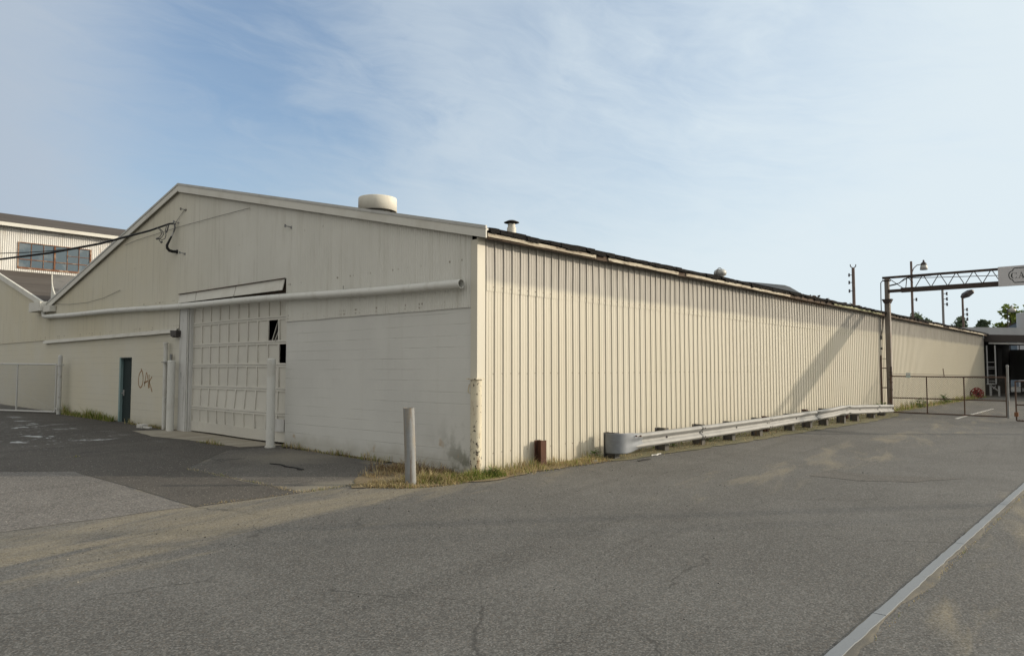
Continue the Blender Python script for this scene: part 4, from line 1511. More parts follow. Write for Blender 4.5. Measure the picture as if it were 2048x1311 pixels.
for i in range(len(pth) - 1):
    for j in range(NZ):
        a = i * (NZ + 1) + j
        fs.append((a, a + 1, a + NZ + 2, a + NZ + 1))
ec.add(vs, fs, True)
eo = ec.build('end_cap', M['railcap'], GR)
eo.modifiers.new('thick', 'SOLIDIFY').thickness = .006
for x, z in ((3.98, .395), (4.15, .385)):
    eb = MB()
    eb.tube([(x, -.70, z), (x, -.735, z)], .016, 8)
    eb.build('cap_bolt', M['rust'], eo)
for i, (x, y, zt) in enumerate(((3.58, -.33, .475), (5.55, -.38, .455), (7.2, -.44, .445), (8.75, -.50, .435), (10.4, -.54, .445), (12.75, -.54, .45), (14.2, -.56, .47), (15.5, -.62, .50), (16.9, -.74, .50), (18.2, -.78, .46), (20.3, -.75, .44), (22.1, -.65, .36))):
    pm = MB()
    r2 = random.Random(i)
    w = .15
    hd_ = .085
    yb, yf = y + .10, y - .16
    if i < 1:
        yf = y - .18
    pm.prism([(x - hd_, yf), (x + hd_, yf), (x + hd_, yf + .022), (x + .012, yf + .026), (x + .012, yb - .026), (x + hd_, yb - .022), (x + hd_, yb), (x - hd_, yb), (x - hd_, yb - .022), (x - .012, yb - .026), (x - .012, yf + .026), (x - hd_, yf + .022)], 'z', -.3, zt)
    pm.build('guardrail_post', M['post_steel'], GR)
for i, (x, y, zt) in enumerate(((11.9, -.20, .40), (15.05, -.22, .47), (19.2, -.22, .40))):
    pm = MB()
    pm.prism([(x - .08, y - .08), (x + .08, y - .08), (x + .08, y - .064), (x + .01, y - .06), (x + .01, y + .06), (x + .08, y + .064), (x + .08, y + .08), (x - .08, y + .08)], 'z', -.3, zt)
    tag(pm.build('rusty_post', M['rust']), ('dark rusty post behind the guardrail, nearest of three', 'dark rusty post behind the middle dent of the guardrail', 'dark rusty post behind the far end of the guardrail')[i], 'post', 'rusty stub posts between wall and guardrail')

# ------------------------------------------------------------------ sign gantry over the gate
GN = thing('sign_gantry', (25, -.28, -.05), 'brown lattice sign gantry spanning the drive with a grey sign panel', 'sign gantry')
def gpost(y):
    m = MB()
    m.box(24.90, y - .10, -.2, 25.10, y + .10, 4.72)
    m.box(24.92, y - .085, 4.72, 25.08, y + .085, 5.66)
    o = m.build('post', M['gantry_post'], GN)
    p = MB()
    p.box(24.88, y - .13, 5.56, 25.12, y + .13, 5.60)
    p.build('post_cap', M['gantry'], o)
    p = MB()
    p.prism([(y - .20, 4.78), (y + .20, 4.78), (y + .11, 4.60), (y - .11, 4.60)], 'x', 24.86, 25.14)
    p.build('post_collar', M['gantry'], o)
gpost(-.29)
gpost(-14.3)
m_ = MB()
m_.box(24.93, -14.45, 5.665, 25.07, -.12, 5.755)
m_.build('top_chord', M['gantry'], GN)
m_ = MB()
m_.box(24.90, -.84, 5.06, 25.10, -.34, 5.18)
m_.box(24.895, -14.2, 5.035, 25.105, -.84, 5.225)
m_.build('bottom_chord', M['gantry'], GN)
br = [(-.37, 5.67, -.92, 5.21), (-1.07, 5.67, -1.02, 5.22)]
y = -1.10
br += [(-1.10, 5.67, -1.30, 5.42)]
yy = -1.38
while yy > -14.0:
    br.append((yy, 5.215, yy - .26, 5.67))
    br.append((yy - .33, 5.67, yy - .57, 5.215))
    yy -= .606
for a in br:
    m_ = MB()
    m_.tube([(25, a[0], a[1]), (25, a[2], a[3])], .017, 6)
    m_.build('lattice_bar', M['gantry'], GN)
m_ = MB()
m_.tube([(25.0, -1.2, 5.62), (25.0, -4.4, 5.46)], .016, 6)
m_.build('tie_rod', M['gantry'], GN)
for pts, r_ in (([(24.93, -.40, 5.36), (24.9, -.62, 5.39), (24.9, -.80, 5.43), (24.9, -1.0, 5.60), (24.92, -1.25, 5.645), (24.93, -2.0, 5.66)], .022),
                ([(24.93, -.40, 5.33), (24.9, -.66, 5.37), (24.9, -.85, 5.47), (24.92, -1.1, 5.60)], .012),
                ([(24.94, -.16, 5.62), (24.94, -.06, 5.50), (24.94, -.05, 4.8), (24.94, -.05, 4.2)], .020),
                ([(24.9, -.13, 4.1), (24.9, -.10, 3.6), (24.88, -.03, 3.2)], .016)):
    m_ = MB()
    m_.tube(pts, r_, 6)
    m_.build('feed_cable', M['black'], GN)
for z0, z1 in ((3.05, 3.22), (2.62, 2.70)):
    m_ = MB()
    m_.box(24.84, -.06, z0, 24.92, .00, z1)
    m_.build('cable_box', M['black'], GN)
SP0, SP1 = -4.34, -10.3
m_ = MB()
m_.box(24.80, SP1, 5.005, 24.89, SP0, 5.775)
sp = m_.build('sign_panel', M['sign'], GN, bevel=.006)
half = [(-7.3, 5.683), (-4.88, 5.683), (-4.842, 5.642), (-4.816, 5.585), (-4.754, 5.561), (-4.708, 5.506), (-4.688, 5.419), (-4.703, 5.344), (-4.733, 5.282), (-4.804, 5.232), (-4.827, 5.186), (-4.862, 5.124), (-7.3, 5.107)]
loop = half[1:-1]
loop2 = [(-14.6 - y, z) for y, z in loop][::-1]
bd = MB()
allp = loop + loop2
n = len(allp)
vs, fs = [], []
for i in range(n):
    p = Vector(allp[i])
    t = (Vector(allp[(i + 1) % n]) - Vector(allp[i - 1])).normalized()
    nr = Vector((-t.y, t.x))
    for sg_ in (-1, 1):
        q = p + nr * (sg_ * .016)
        vs.append((24.797, q.x, q.y))
    for sg_ in (-1, 1):
        q = p + nr * (sg_ * .016)
        vs.append((24.803, q.x, q.y))
for i in range(n):
    a, b = i * 4, ((i + 1) % n) * 4
    fs += [(a, a + 1, b + 1, b), (a + 2, b + 2, b + 3, a + 3), (a, b, b + 2, a + 2), (a + 1, a + 3, b + 3, b + 1)]
bd.add(vs, fs)
bd.build('emblem_outline', M['ink'], sp)
# letters, thick and thin serif capitals; the rest of the word runs out of the photograph
def plate(mb, poly):
    mb.prism(poly, 'x', 24.796, 24.803)
lt = MB()
cy_, cz_, R_ = -4.865, 5.40, .118
outer, inner_ = [], []
for i in range(25):
    a = radians(48 + (312 - 48) * i / 24)
    outer.append((cy_ - R_ * .92 * cos(a), cz_ + R_ * sin(a)))
    wid = .014 + .034 * max(0, -cos(a))
    inner_.append((cy_ - (R_ * .92 - wid) * cos(a), cz_ + (R_ - wid * .35) * sin(a)))
for i in range(24):
    plate(lt, [outer[i], outer[i + 1], inner_[i + 1], inner_[i]])
plate(lt, [(cy_ - .066, cz_ + .110), (cy_ - .080, cz_ + .110), (cy_ - .080, cz_ + .042), (cy_ - .066, cz_ + .055)])
plate(lt, [(cy_ - .066, cz_ - .110), (cy_ - .080, cz_ - .110), (cy_ - .080, cz_ - .050), (cy_ - .066, cz_ - .060)])
lt.build('letter', M['ink'], sp)
lt = MB()
ya = -4.99
plate(lt, [(ya, 5.285), (ya - .07, 5.285), (ya - .07, 5.297), (ya, 5.297)])
plate(lt, [(ya - .030, 5.298), (ya - .044, 5.298), (ya - .110, 5.515), (ya - .098, 5.515)])
plate(lt, [(ya - .098, 5.516), (ya - .112, 5.522), (ya - .192, 5.298), (ya - .146, 5.298)])
plate(lt, [(ya - .125, 5.285), (ya - .215, 5.285), (ya - .215, 5.297), (ya - .125, 5.297)])
plate(lt, [(ya - .056, 5.355), (ya - .056, 5.367), (ya - .122, 5.367), (ya - .126, 5.355)])
lt.build('letter', M['ink'], sp)

# tube frame between wall and gantry post
FP = thing('gate_side_frame', (24.6, -.05, 0), 'narrow dark tube frame like a ladder between wall and gantry post', 'frame')
m_ = MB()
m_.tube([(24.6, -.055, -.1), (24.6, -.075, 2.37)], .035, 10)
m_.build('upright', M['gate'], FP)
for z in (.17, .99, 1.82, 2.22):
    m_ = MB()
    m_.tube([(24.6, -.06, z), (24.85, -.22, z)], .022 if z < 2 else .012, 8)
    m_.build('rung', M['gate'], FP)

# ------------------------------------------------------------------ chain-link gates
def chain(mb, P0, ux, L, z0, z1, pitch, r):
    """two families of diagonal wires in the vertical plane through P0 along ux"""
    ux = Vector(ux).normalized()
    H = z1 - z0
    for sgn in (1, -1):
        s = -H
        while s < L + H:
            a0, a1 = s, s + sgn * H
            t0, t1 = 0.0, 1.0
            lo, hi = sorted((a0, a1))
            dlt = a1 - a0
            ta, tb = (0 - a0) / dlt, (L - a0) / dlt
            ta, tb = min(ta, tb), max(ta, tb)
            t0, t1 = max(0, ta), min(1, tb)
            if t1 > t0 + .01:
                off = .004 * sgn
                nrm = Vector((-ux.y, ux.x, 0)) * off
                p = Vector(P0) + ux * (a0 + dlt * t0) + nrm + Vector((0, 0, z0 + H * t0))
                q = Vector(P0) + ux * (a0 + dlt * t1) + nrm + Vector((0, 0, z0 + H * t1))
                mb.tube([p, q], r, 3, caps=False, smooth=False)
            s += pitch
    return mb

G1 = thing('chain_link_gate', (24.6, -.45, -.1), 'closed brown chain-link swing gate leaf hung beside the gantry post, with a small plaque', 'gate')
def leaf(root, x, ya, yb, z0, z1, za, mid, mt, mm, r=.026, pitch=.085):
    m = MB()
    m.tube([(x, ya, z0), (x, ya, z1)], r, 8)
    m.tube([(x, yb, z0 - .03), (x, yb, za)], r, 8)
    m.tube([(x, ya, z1), (x, yb, za)], r, 8)
    m.tube([(x, ya, z0), (x, yb, z0 - .03)], r, 8)
    for f in mid:
        y = ya + (yb - ya) * f
        m.tube([(x, y, z0), (x, y, z1 + (za - z1) * f)], r, 8)
    zc = z0 + (z1 - z0) * .40
    m.tube([(x, ya, zc), (x, yb, zc - .02)], r * .9, 8)
    m.build('frame', mt, root)
    c = MB()
    chain(c, (x, ya, 0), (0, yb - ya, 0), abs(yb - ya), z0, min(z1, za), pitch, .0034)
    c.build('wire_mesh', mm, root)
leaf(G1, 24.5, -.46, -4.50, -.022, 1.48, 1.45, (.33, .655), M['gate'], M['mesh'])
m_ = MB()
m_.tube([(24.5, -.46, 1.58), (24.45, -2.0, 1.56), (24.5, -3.6, 1.50), (24.5, -4.5, 1.52)], .006, 5)
m_.tube([(24.5, -2.43, 1.46), (24.5, -2.40, 1.80)], .016, 6)
m_.build('barbed_wire', M['gate'], G1)
m_ = MB()
m_.box(24.44, -1.21, 1.42, 24.46, -1.05, 1.62)
pq = m_.build('plaque', M['plaque'], G1)
pp = MB()
pp.box(24.436, -1.185, 1.53, 24.4395, -1.075, 1.59)
pp.build('plaque_panel', M['sign'], pq)
m_ = MB()
m_.tube([(24.55, -.44, -.2), (24.52, -.47, 1.88)], .038, 10)
m_.tube([(24.55, -.42, 1.36), (24.9, -.28, 1.36)], .02, 8)
for z in (.1, .9, 1.2, 1.5, 1.62):
    m_.box(24.49, -.52, z, 24.57, -.41, z + .04)
tag(m_.build('gate_post', M['gantry']), 'thin dark hinge post of the brown gate beside the gantry post', 'post')
m_ = MB()
m_.tube([(24.3, -4.57, -.2), (24.3, -4.59, 1.86)], .040, 12)
m_.lathe([(.042, 1.85), (.05, 1.88), (.04, 1.93), (0, 1.945)], (24.3, -4.59, 0), 12)
tag(m_.build('gate_post', M['galv_rust']), 'silver capped gate post where the two brown gate leaves meet', 'post')
G2 = thing('chain_link_gate', (22.5, -5.05, -.1), 'second brown chain-link gate leaf, cut by the right edge of the photo', 'gate')
leaf(G2, 22.5, -5.04, -9.2, -.062, 1.34, 1.34, (.5,), M['gate'], M['mesh'])
m_ = MB()
m_.box(22.44, -5.10, .08, 22.56, -4.98, .24)
m_.build('latch', M['rustlight'], G2)

# pale gate at the far left
dv_ = Vector((-1.234 + .30, 24.0 - 20.8, 0)).normalized()
G3 = thing('chain_link_gate', (-.3, 20.8, .15), 'pale grey chain-link gate in front of the left-hand building', 'gate')
def p3(s, z):
    return Vector((-.32, 20.86, z)) + dv_ * s
m_ = MB()
for s in (0, 2.28, 5.2):
    m_.tube([p3(s, .24), p3(s, 1.95)], .030, 10)
m_.tube([p3(0, 1.95), p3(5.2, 1.99)], .030, 10)
m_.tube([p3(0, .24), p3(5.2, .22)], .034, 10)
m_.tube([p3(2.28, 1.0), p3(0, .30)], .006, 5)
m_.build('frame', M['white_tube'], G3)
m_ = MB()
chain(m_, p3(0, 0), dv_, 5.2, .26, 1.94, .075, .0028)
m_.build('wire_mesh', M['mesh_pale'], G3)
m_ = MB()
m_.tube([(-.28, 20.62, -.1), (-.28, 20.62, 2.22)], .072, 16)
m_.lathe([(.075, 2.2), (.06, 2.27), (0, 2.30)], (-.28, 20.62, 0), 14)
m_.box(-.36, 20.52, 1.9, -.18, 20.75, 1.95)
m_.box(-.36, 20.52, .35, -.18, 20.75, .40)
tag(m_.build('gate_post', M['white_tube']), 'pale round post carrying the left-hand chain-link gate by the block wall', 'post')

# ------------------------------------------------------------------ loading dock beyond the end of the wall
DK = thing('loading_dock', (54, -3, -.1), 'shadowy open loading dock with a dark canopy beyond the end of the cream wall', 'loading dock')
m_ = MB()
def cz(y):
    return 4.06 - .125 * (-y - .1)
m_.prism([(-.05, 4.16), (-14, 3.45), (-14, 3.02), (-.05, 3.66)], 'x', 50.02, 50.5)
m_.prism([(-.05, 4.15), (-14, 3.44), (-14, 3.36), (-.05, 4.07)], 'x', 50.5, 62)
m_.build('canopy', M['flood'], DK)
m_ = MB()
m_.bar((50.17, -14, 2.96), (50.17, -.3, 3.56), .15, .12)
m_.build('canopy_beam', M['grey_metal'], DK)
m_ = MB()
m_.prism([(-14, 3.9), (9, 4.15), (9, 5.38), (2.2, 5.27), (-2, 5.03), (-14, 4.75)], 'x', 62.0, 62.2)
m_.build('upper_wall', M['grey_metal'], DK)
m_ = MB()
m_.box(62.01, -14, .9, 62.15, 1.2, 3.34)
m_.box(62.01, -14, 3.68, 62.15, 1.2, 3.9)
m_.box(62.01, .66, 3.341, 62.15, 1.2, 3.679)
yy = .55
while yy > -14:
    m_.box(62.02, yy - .03, 3.341, 62.14, yy + .03, 3.679)
    yy -= .60
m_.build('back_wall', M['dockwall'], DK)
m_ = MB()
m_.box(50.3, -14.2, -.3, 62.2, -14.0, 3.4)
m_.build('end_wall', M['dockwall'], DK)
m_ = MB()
m_.box(62.3, -9.2, -.3, 90, -9, 8)  # added unseen wall that keeps the sun out of the dock openings
m_.build('sun_block_wall', M['grey_metal'], DK)
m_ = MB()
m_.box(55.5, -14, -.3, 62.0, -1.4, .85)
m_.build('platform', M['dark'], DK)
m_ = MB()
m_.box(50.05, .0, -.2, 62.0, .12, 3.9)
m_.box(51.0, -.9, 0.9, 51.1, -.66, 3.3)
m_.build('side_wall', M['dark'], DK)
m_ = MB()
for y in (-.16, -.64):
    m_.tube([(50.15, y, .8), (50.15, y, 3.4)], .045, 8)
m_.build('post', M['grey_metal'], DK)
for z in (.95, 1.35, 1.80, 1.92, 2.25):
    m_ = MB()
    m_.tube([(50.15, -.10, z), (50.15, -.66, z)], .022, 6)
    m_.build('rail', M['grey_metal'], DK)
m_ = MB()
m_.box(50.02, -.55, .72, 51.0, -.10, .80)
m_.bar((50.1, -.25, .72), (50.1, -.78, .28), .10, .07)
m_.bar((50.1, -.62, .62), (50.1, -.45, .42), .04, .04)
for y, w2 in ((-.32, .12), (-.80, .10)):
    m_.box(50.1 - .05, y - w2 / 2, -.2, 50.2, y + w2 / 2, .72 if y > -.5 else .62)
m_.build('steps', M['grey_metal'], DK)
m_ = MB()
m_.box(55.4, -2.6, .15, 55.49, -1.5, .38)
m_.box(55.4, -6, .12, 55.49, -3.0, .42)
m_.build('bumper', M['sign'], DK)
# pale corner of the roof where the wall ends
# cable reel leaning on the wall
RL = thing('cable_reel', (44.6, -.35, -.08), 'faded red cable reel leaning against the far end of the cream wall', 'cable reel')
RM = Matrix.Rotation(radians(90), 4, 'X') @ Matrix.Identity(4)
ax = Matrix.Rotation(radians(72), 4, 'Y') @ Matrix.Identity(4)
ax = Matrix.Rotation(radians(35), 4, 'Z') @ ax
for k, nm in ((-.11, 'flange'), (.11, 'flange')):
    m_ = MB()
    m_.lathe([(.30, -.02), (.345, -.02), (.345, .02), (.30, .02), (.30, -.02)], (0, 0, 0), 28, True, ax)
    m_.lathe([(.09, -.018), (.14, -.018), (.14, .018), (.09, .018), (.09, -.018)], (0, 0, 0), 20, True, ax)
    for j in range(7):
        a = 2 * pi * j / 7
        m_.bar(ax @ Vector((.10 * cos(a), .10 * sin(a), 0)), ax @ Vector((.32 * cos(a), .32 * sin(a), 0)), .075, .075)
    d_ = ax @ Vector((0, 0, k))
    m_.v = [tuple(Vector(p) + d_ + Vector((44.6, -.38, .26))) for p in m_.v]
    m_.build(nm, M['red'], RL)
m_ = MB()
m_.lathe([(.0, -.10), (.12, -.10), (.12, .10), (0, .10)], (0, 0, 0), 16, True, ax)
m_.v = [tuple(Vector(p) + Vector((44.6, -.38, .26))) for p in m_.v]
m_.build('drum', M['rust'], RL)

# ------------------------------------------------------------------ poles behind the far end
def pole_thing(name, x, y, label, cat, group=None):
    return thing(name, (x, y, 0), label, cat, group)
def shaft(root, x, y, top, r0, r1, m):
    b = MB()
    b.tube([(x, y, -.5), (x, y, top * .5), (x, y, top)], [r0, (r0 + r1) / 2, r1], 10)
    return b.build('shaft', m, root)
def insulators(root, x, y, zs, side, m):
    for z in zs:
        b = MB()
        d_ = Vector((.66, -.75, 0)) * side
        p = Vector((x, y, z))
        b.tube([p, p + d_ * .36], .03, 6)
        b.lathe([(0, -.16), (.07, -.15), (.09, -.04), (.05, 0), (.09, .04), (.07, .15), (0, .16)], p + d_ * .40, 8)
        b.build('insulator', m, root)
UG = 'poles standing beyond the far end of the building'
p1 = pole_thing('utility_pole', 63.15, 12.15, 'bare brown pole with a forked top and three insulators on its left side', 'pole', UG)
shaft(p1, 63.15, 12.15, 11.3, .16, .14, M['pole'])
insulators(p1, 63.15, 12.15, (10.6, 9.9, 9.1), -1, M['insul'])
b = MB()
c_ = Vector((63.15, 12.15, 11.25))
d_ = Vector((.66, -.75, 0))
b.tube([c_ + d_ * -.26 + Vector((0, 0, .36)), c_ + d_ * -.24 + Vector((0, 0, .16)), c_, c_ + d_ * .24 + Vector((0, 0, .16)), c_ + d_ * .26 + Vector((0, 0, .36))], .05, 6)
b.build('fork', M['insul'], p1)
p2 = pole_thing('street_lamp', 66.8, 8.05, 'tall lamp pole with a curved arm and bell-shaped head, seen through the gantry lattice', 'street lamp', UG)
shaft(p2, 66.8, 8.05, 11.9, .13, .10, M['pole'])
c_ = Vector((66.8, 8.05, 0))
b = MB()
b.tube([c_ + d_ * .08 + Vector((0, 0, 10.9)), c_ + d_ * .22 + Vector((0, 0, 11.25)), c_ + d_ * .55 + Vector((0, 0, 11.55)), c_ + d_ * .95 + Vector((0, 0, 11.62))], .045, 8)
b.build('arm', M['pole_grey'], p2)
b = MB()
q = c_ + d_ * 1.18
b.lathe([(0, 12.05), (.07, 12.03), (.09, 11.86), (.24, 11.72), (.27, 11.55)], (q.x, q.y, 0), 14)
lh = b.build('lamp_head', M['flood'], p2)
b = MB()
b.lathe([(.24, 11.55), (.30, 11.42), (.33, 11.12), (.30, 11.10), (.20, 11.20), (0, 11.22)], (q.x, q.y, 0), 14)
b.build('lamp_globe', M['lamp_head'], lh)
insulators(p2, 66.8, 8.05, (9.3, 8.3), 1, M['insul'])
p3_ = pole_thing('utility_pole', 68.7, 5.9, 'short grey-brown pole with three insulators on its right side, under the gantry', 'pole', UG)
shaft(p3_, 68.7, 5.9, 9.2, .12, .10, M['pole_grey'])
insulators(p3_, 68.7, 5.9, (8.85, 8.35, 7.85), 1, M['insul'])
p4 = pole_thing('floodlight_pole', 69.9, 4.5, 'pole with a tilted square floodlight head on top, under the gantry', 'floodlight', UG)
shaft(p4, 69.9, 4.5, 8.45, .11, .09, M['pole'])
insulators(p4, 69.9, 4.5, (7.35, 6.9, 6.45), 1, M['insul'])
b = MB()
c_ = Vector((69.9, 4.5, 8.5))
u_ = (d_ * .80 + Vector((0, 0, .55))).normalized()
w_ = Vector((.749, .6626, 0))
n_ = u_.cross(w_)
vs = []
for s, wv, h in ((-.05, .16, .10), (.35, .34, .20), (.95, .34, .17), (1.12, .22, .06)):
    for i, j in ((-1, -1), (1, -1), (1, 1), (-1, 1)):
        vs.append(c_ + u_ * s + w_ * (i * wv) + n_ * (j * h * 1.2))
fs = [(0, 3, 2, 1), (12, 13, 14, 15)]
for k in range(3):
    for i in range(4):
        j = (i + 1) % 4
        fs.append((k * 4 + i, k * 4 + j, k * 4 + 4 + j, k * 4 + 4 + i))
b.add(vs, fs)
b.build('lamp_head', M['flood'], p4)
p5 = pole_thing('lamp_pole', 65.5, .47, 'thin dark pole with a small pale lamp in front of the bright green tree', 'lamp', UG)
shaft(p5, 65.5, .47, 6.9, .05, .04, M['flood'])
b = MB()
q = Vector((65.5, .47, 6.9)) + d_ * .38
b.tube([(65.5, .47, 6.75), (q.x, q.y, 6.95)], .025, 6)
b.lathe([(0, 7.25), (.06, 7.22), (.08, 7.0), (.30, 6.84), (.28, 6.62), (0, 6.60)], (q.x, q.y, 0), 12)
b.build('lamp_head', M['lamp_head'], p5)

# tall pale block and blue gable beyond the dock
TB = thing('silo', (82, .5, 0), 'tall pale grey block behind the dock at the right edge', 'silo')
m_ = MB()
m_.lathe([(1.05, -.5), (1.05, 7.45), (1.0, 7.55), (0, 7.6)], (82, .75, 0), 28)
m_.build('wall', M['grey_metal'], TB)
BG = thing('blue_shed', (82, 2, 0), 'low blue-grey shed gable peeping out under the green tree', 'shed')
m_ = MB()
m_.prism([(2.97, -.3), (2.97, 6.07), (1.3, 6.93), (-1.5, 5.4), (-1.5, -.3)], 'x', 83, 90)
m_.build('wall', M['blue_metal'], BG)
m_ = MB()
m_.prism([(3.05, 6.05), (1.3, 6.96), (-1.6, 5.36), (-1.6, 5.45), (1.3, 7.05), (3.05, 6.14)], 'x', 82.9, 90.2)
m_.build('roof', M['roofgrey'], BG)

# ------------------------------------------------------------------ trees
def tree(x, y, base, H, R, zc, label, pal, seed, n, leaf_s, group=None, clumps=26):
    r = random.Random(seed)
    root = thing('tree', (x, y, base), label, 'tree', group)
    tk = MB()
    tk.tube([(x, y, base - .5), (x + .1, y, base + H * .25), (x - .1, y + .1, base + H * .6), (x, y, base + H * .85)], [R * .09, R * .075, R * .05, R * .02], 9)
    cents = []
    for i in range(clumps):
        th, ph = r.uniform(0, 2 * pi), math.acos(r.uniform(-.9, 1))
        rad = R * r.uniform(.35, 1.0)
        c = Vector((x + rad * sin(ph) * cos(th), y + rad * sin(ph) * sin(th), base + zc + (H - zc) * .95 * cos(ph) * r.uniform(.6, 1.0)))
        cents.append((c, R * r.uniform(.16, .34)))
        if i % 3 == 0:
            m0 = Vector((x, y, base + H * r.uniform(.25, .5)))
            tk.tube([m0, (m0 + c) / 2 + Vector((0, 0, .2)), c], [R * .04, R * .028, R * .01], 6)
    tk.build('trunk', M['bark'], root)
    cr = MB()
    cols = []
    for i in range(n):
        c, cr_ = r.choice(cents)
        v = Vector((r.gauss(0, 1), r.gauss(0, 1), r.gauss(0, .8)))
        v = v.normalized() * cr_ * (r.random() ** .45)
        p = c + v
        a = Vector((r.uniform(-1, 1), r.uniform(-1, 1), r.uniform(-.6, .6))).normalized()
        bq = a.cross(Vector((r.uniform(-1, 1), r.uniform(-1, 1), r.uniform(-1, 1)))).normalized()
        s = leaf_s * r.uniform(.6, 1.3)
        cr.add([p - a * s, p + bq * s * .55, p + a * s, p - bq * s * .55], [(0, 1, 2, 3)])
        k = r.choice(pal)
        f = r.uniform(.75, 1.25)
        cols += [(k[0] * f, k[1] * f, k[2] * f)] * 4
    cr.build('crown', M['leaf'], root, cols=cols, fixn=False)
    return root
tree(117, 6.5, 0, 11.0, 4.3, 6.6, 'bright yellow-green tree behind the dock at the right edge', [(.16, .21, .045), (.21, .25, .055), (.10, .15, .04)], 4, 6500, .30)
TG = 'dark trees on the skyline beyond the far end of the roof'
tree(170, 30, 0, 13.6, 4.2, 8.0, 'dark tree on the skyline between the tall lamp pole and the short pole', [(.085, .12, .075), (.12, .155, .095)], 6, 2200, .5, TG)
tree(172, 34.5, 0, 14.2, 3.4, 8.5, 'dark tree top at the foot of the tall lamp pole, leftmost on the skyline', [(.085, .12, .075), (.12, .155, .095)], 7, 1800, .5, TG)
tree(175, 26.3, 0, 12.0, 2.8, 8.0, 'small dark tree top right beside the foot of the short insulator pole', [(.085, .12, .075), (.12, .155, .095)], 8, 1500, .5, TG)
tree(177, 23.0, 0, 12.9, 3.4, 8.2, 'dark rounded tree on the skyline behind the floodlight pole', [(.085, .12, .075), (.12, .155, .095)], 9, 2000, .5, TG)
tree(179, 19.3, 0, 12.4, 3.0, 8.0, 'dark low tree on the skyline right of the floodlight pole', [(.085, .12, .075), (.12, .155, .095)], 10, 1700, .5, TG)

# ------------------------------------------------------------------ weeds
STRAW = [(.43, .34, .17), (.52, .43, .24), (.34, .26, .13), (.46, .39, .22), (.25, .18, .10)]
PALE = [(.40, .33, .20), (.33, .27, .16), (.45, .38, .25)]
GREEN = [(.15, .20, .035), (.21, .25, .05), (.10, .15, .03), (.28, .29, .085)]
BROWN = [(.15, .095, .055), (.20, .13, .08), (.26, .18, .11)]
def blade(mb, cols, r, x, y, z, h, w, col, lean=.6):
    th = r.uniform(0, 2 * pi)
    d2 = Vector((cos(th), sin(th), 0))
    sd_ = Vector((-sin(th), cos(th), 0)) * w
    ln_ = h * r.uniform(.15, lean)
    p0 = Vector((x, y, z))
    p1 = p0 + d2 * ln_ * .4 + Vector((0, 0, h * .6))
    p2 = p0 + d2 * ln_ + Vector((0, 0, h * r.uniform(.8, 1)))
    mb.add([p0 - sd_, p0 + sd_, p1 + sd_ * .7, p1 - sd_ * .7, p2], [(0, 1, 2, 3), (3, 2, 4)])
    cols += [col] * 5
def grass(regions, seed, name, label=None):
    r = random.Random(seed)
    mb, cols = MB(), []
    for (fn, n, hmin, hmax, pal, w, lean) in regions:
        for i in range(n):
            x, y, k = fn(r)
            cl = .35 + 1.25 * max(0, mn.noise(Vector((x * 2.8, y * 2.8, seed))) + .28)
            h = r.uniform(hmin, hmax * 1.25) * cl * k
            c = r.choice(pal)
            f = r.uniform(.75, 1.25)
            blade(mb, cols, r, x, y, gz(y), h, w * r.uniform(.6, 1.3), (c[0] * f, c[1] * f, c[2] * f), lean)
    return stuff(mb.build(name, M['leaf'], cols=cols, fixn=False))
def seg(a, b, wd, taper=False):
    a, b = Vector(a), Vector(b)
    t = (b - a)
    nr = Vector((-t.y, t.x)).normalized()
    def fn(r):
        u = r.random()
        p = a + t * u + nr * r.gauss(0, wd / 2)
        return p.x, p.y, 1.0
    return fn
def blob(c, rx, ry, rot=0.0):
    def fn(r):
        th, q = r.uniform(0, 2 * pi), sqrt(r.random())
        ex, ey = rx * q * cos(th), ry * q * sin(th)
        return c[0] + ex * cos(rot) - ey * sin(rot), c[1] + ex * sin(rot) + ey * cos(rot), 1 - .45 * q
    return fn
MIX = STRAW + GREEN[:2]
o = grass([
    (blob((-1.1, .02), .85, .42, -.25), 2600, .05, .19, STRAW + STRAW + GREEN[:1], .0042, 1.5),
    (blob((-.75, -.12), .72, .26, -.28), 1900, .05, .17, STRAW + GREEN + GREEN, .0042, 1.0),
    (blob((-.2, -.32), .50, .16, -.15), 1200, .05, .19, GREEN + GREEN + STRAW[:1], .0045, .9),
    (blob((-1.75, .35), .42, .30, -.6), 800, .04, .12, STRAW, .004, 1.6),
    (seg((-.25, .25), (-.75, 1.8), .30), 1100, .06, .22, STRAW + BROWN + BROWN, .0045, 1.2),
    (seg((-.7, 1.2), (-1.5, 1.1), .3), 500, .05, .14, BROWN + STRAW, .004, 1.4),
    (seg((.1, -.3), (3.2, -.42), .20), 2100, .04, .14, STRAW + STRAW + GREEN[:2], .004, 1.2),
    (seg((.1, -.14), (3.2, -.16), .10), 900, .05, .19, STRAW + GREEN[:2], .004, .8),
], 31, 'dry_grass')
o['label'] = 'dry straw and green grass round the building corner'
o = grass([
    (seg((3.2, -.35), (8.5, -.55), .34), 800, .02, .08, STRAW + BROWN + GREEN[:1], .004, 1.6),
    (seg((8.5, -.55), (23, -.6), .45), 1100, .02, .08, STRAW + BROWN + GREEN, .006, 1.5),
    (seg((3.3, -.10), (24, -.12), .10), 900, .04, .16, BROWN + GREEN, .006, .9),
    (seg((25, -.25), (47, -.3), .25), 1900, .06, .28, STRAW + GREEN + GREEN, .012, .8),
], 32, 'verge_grass')
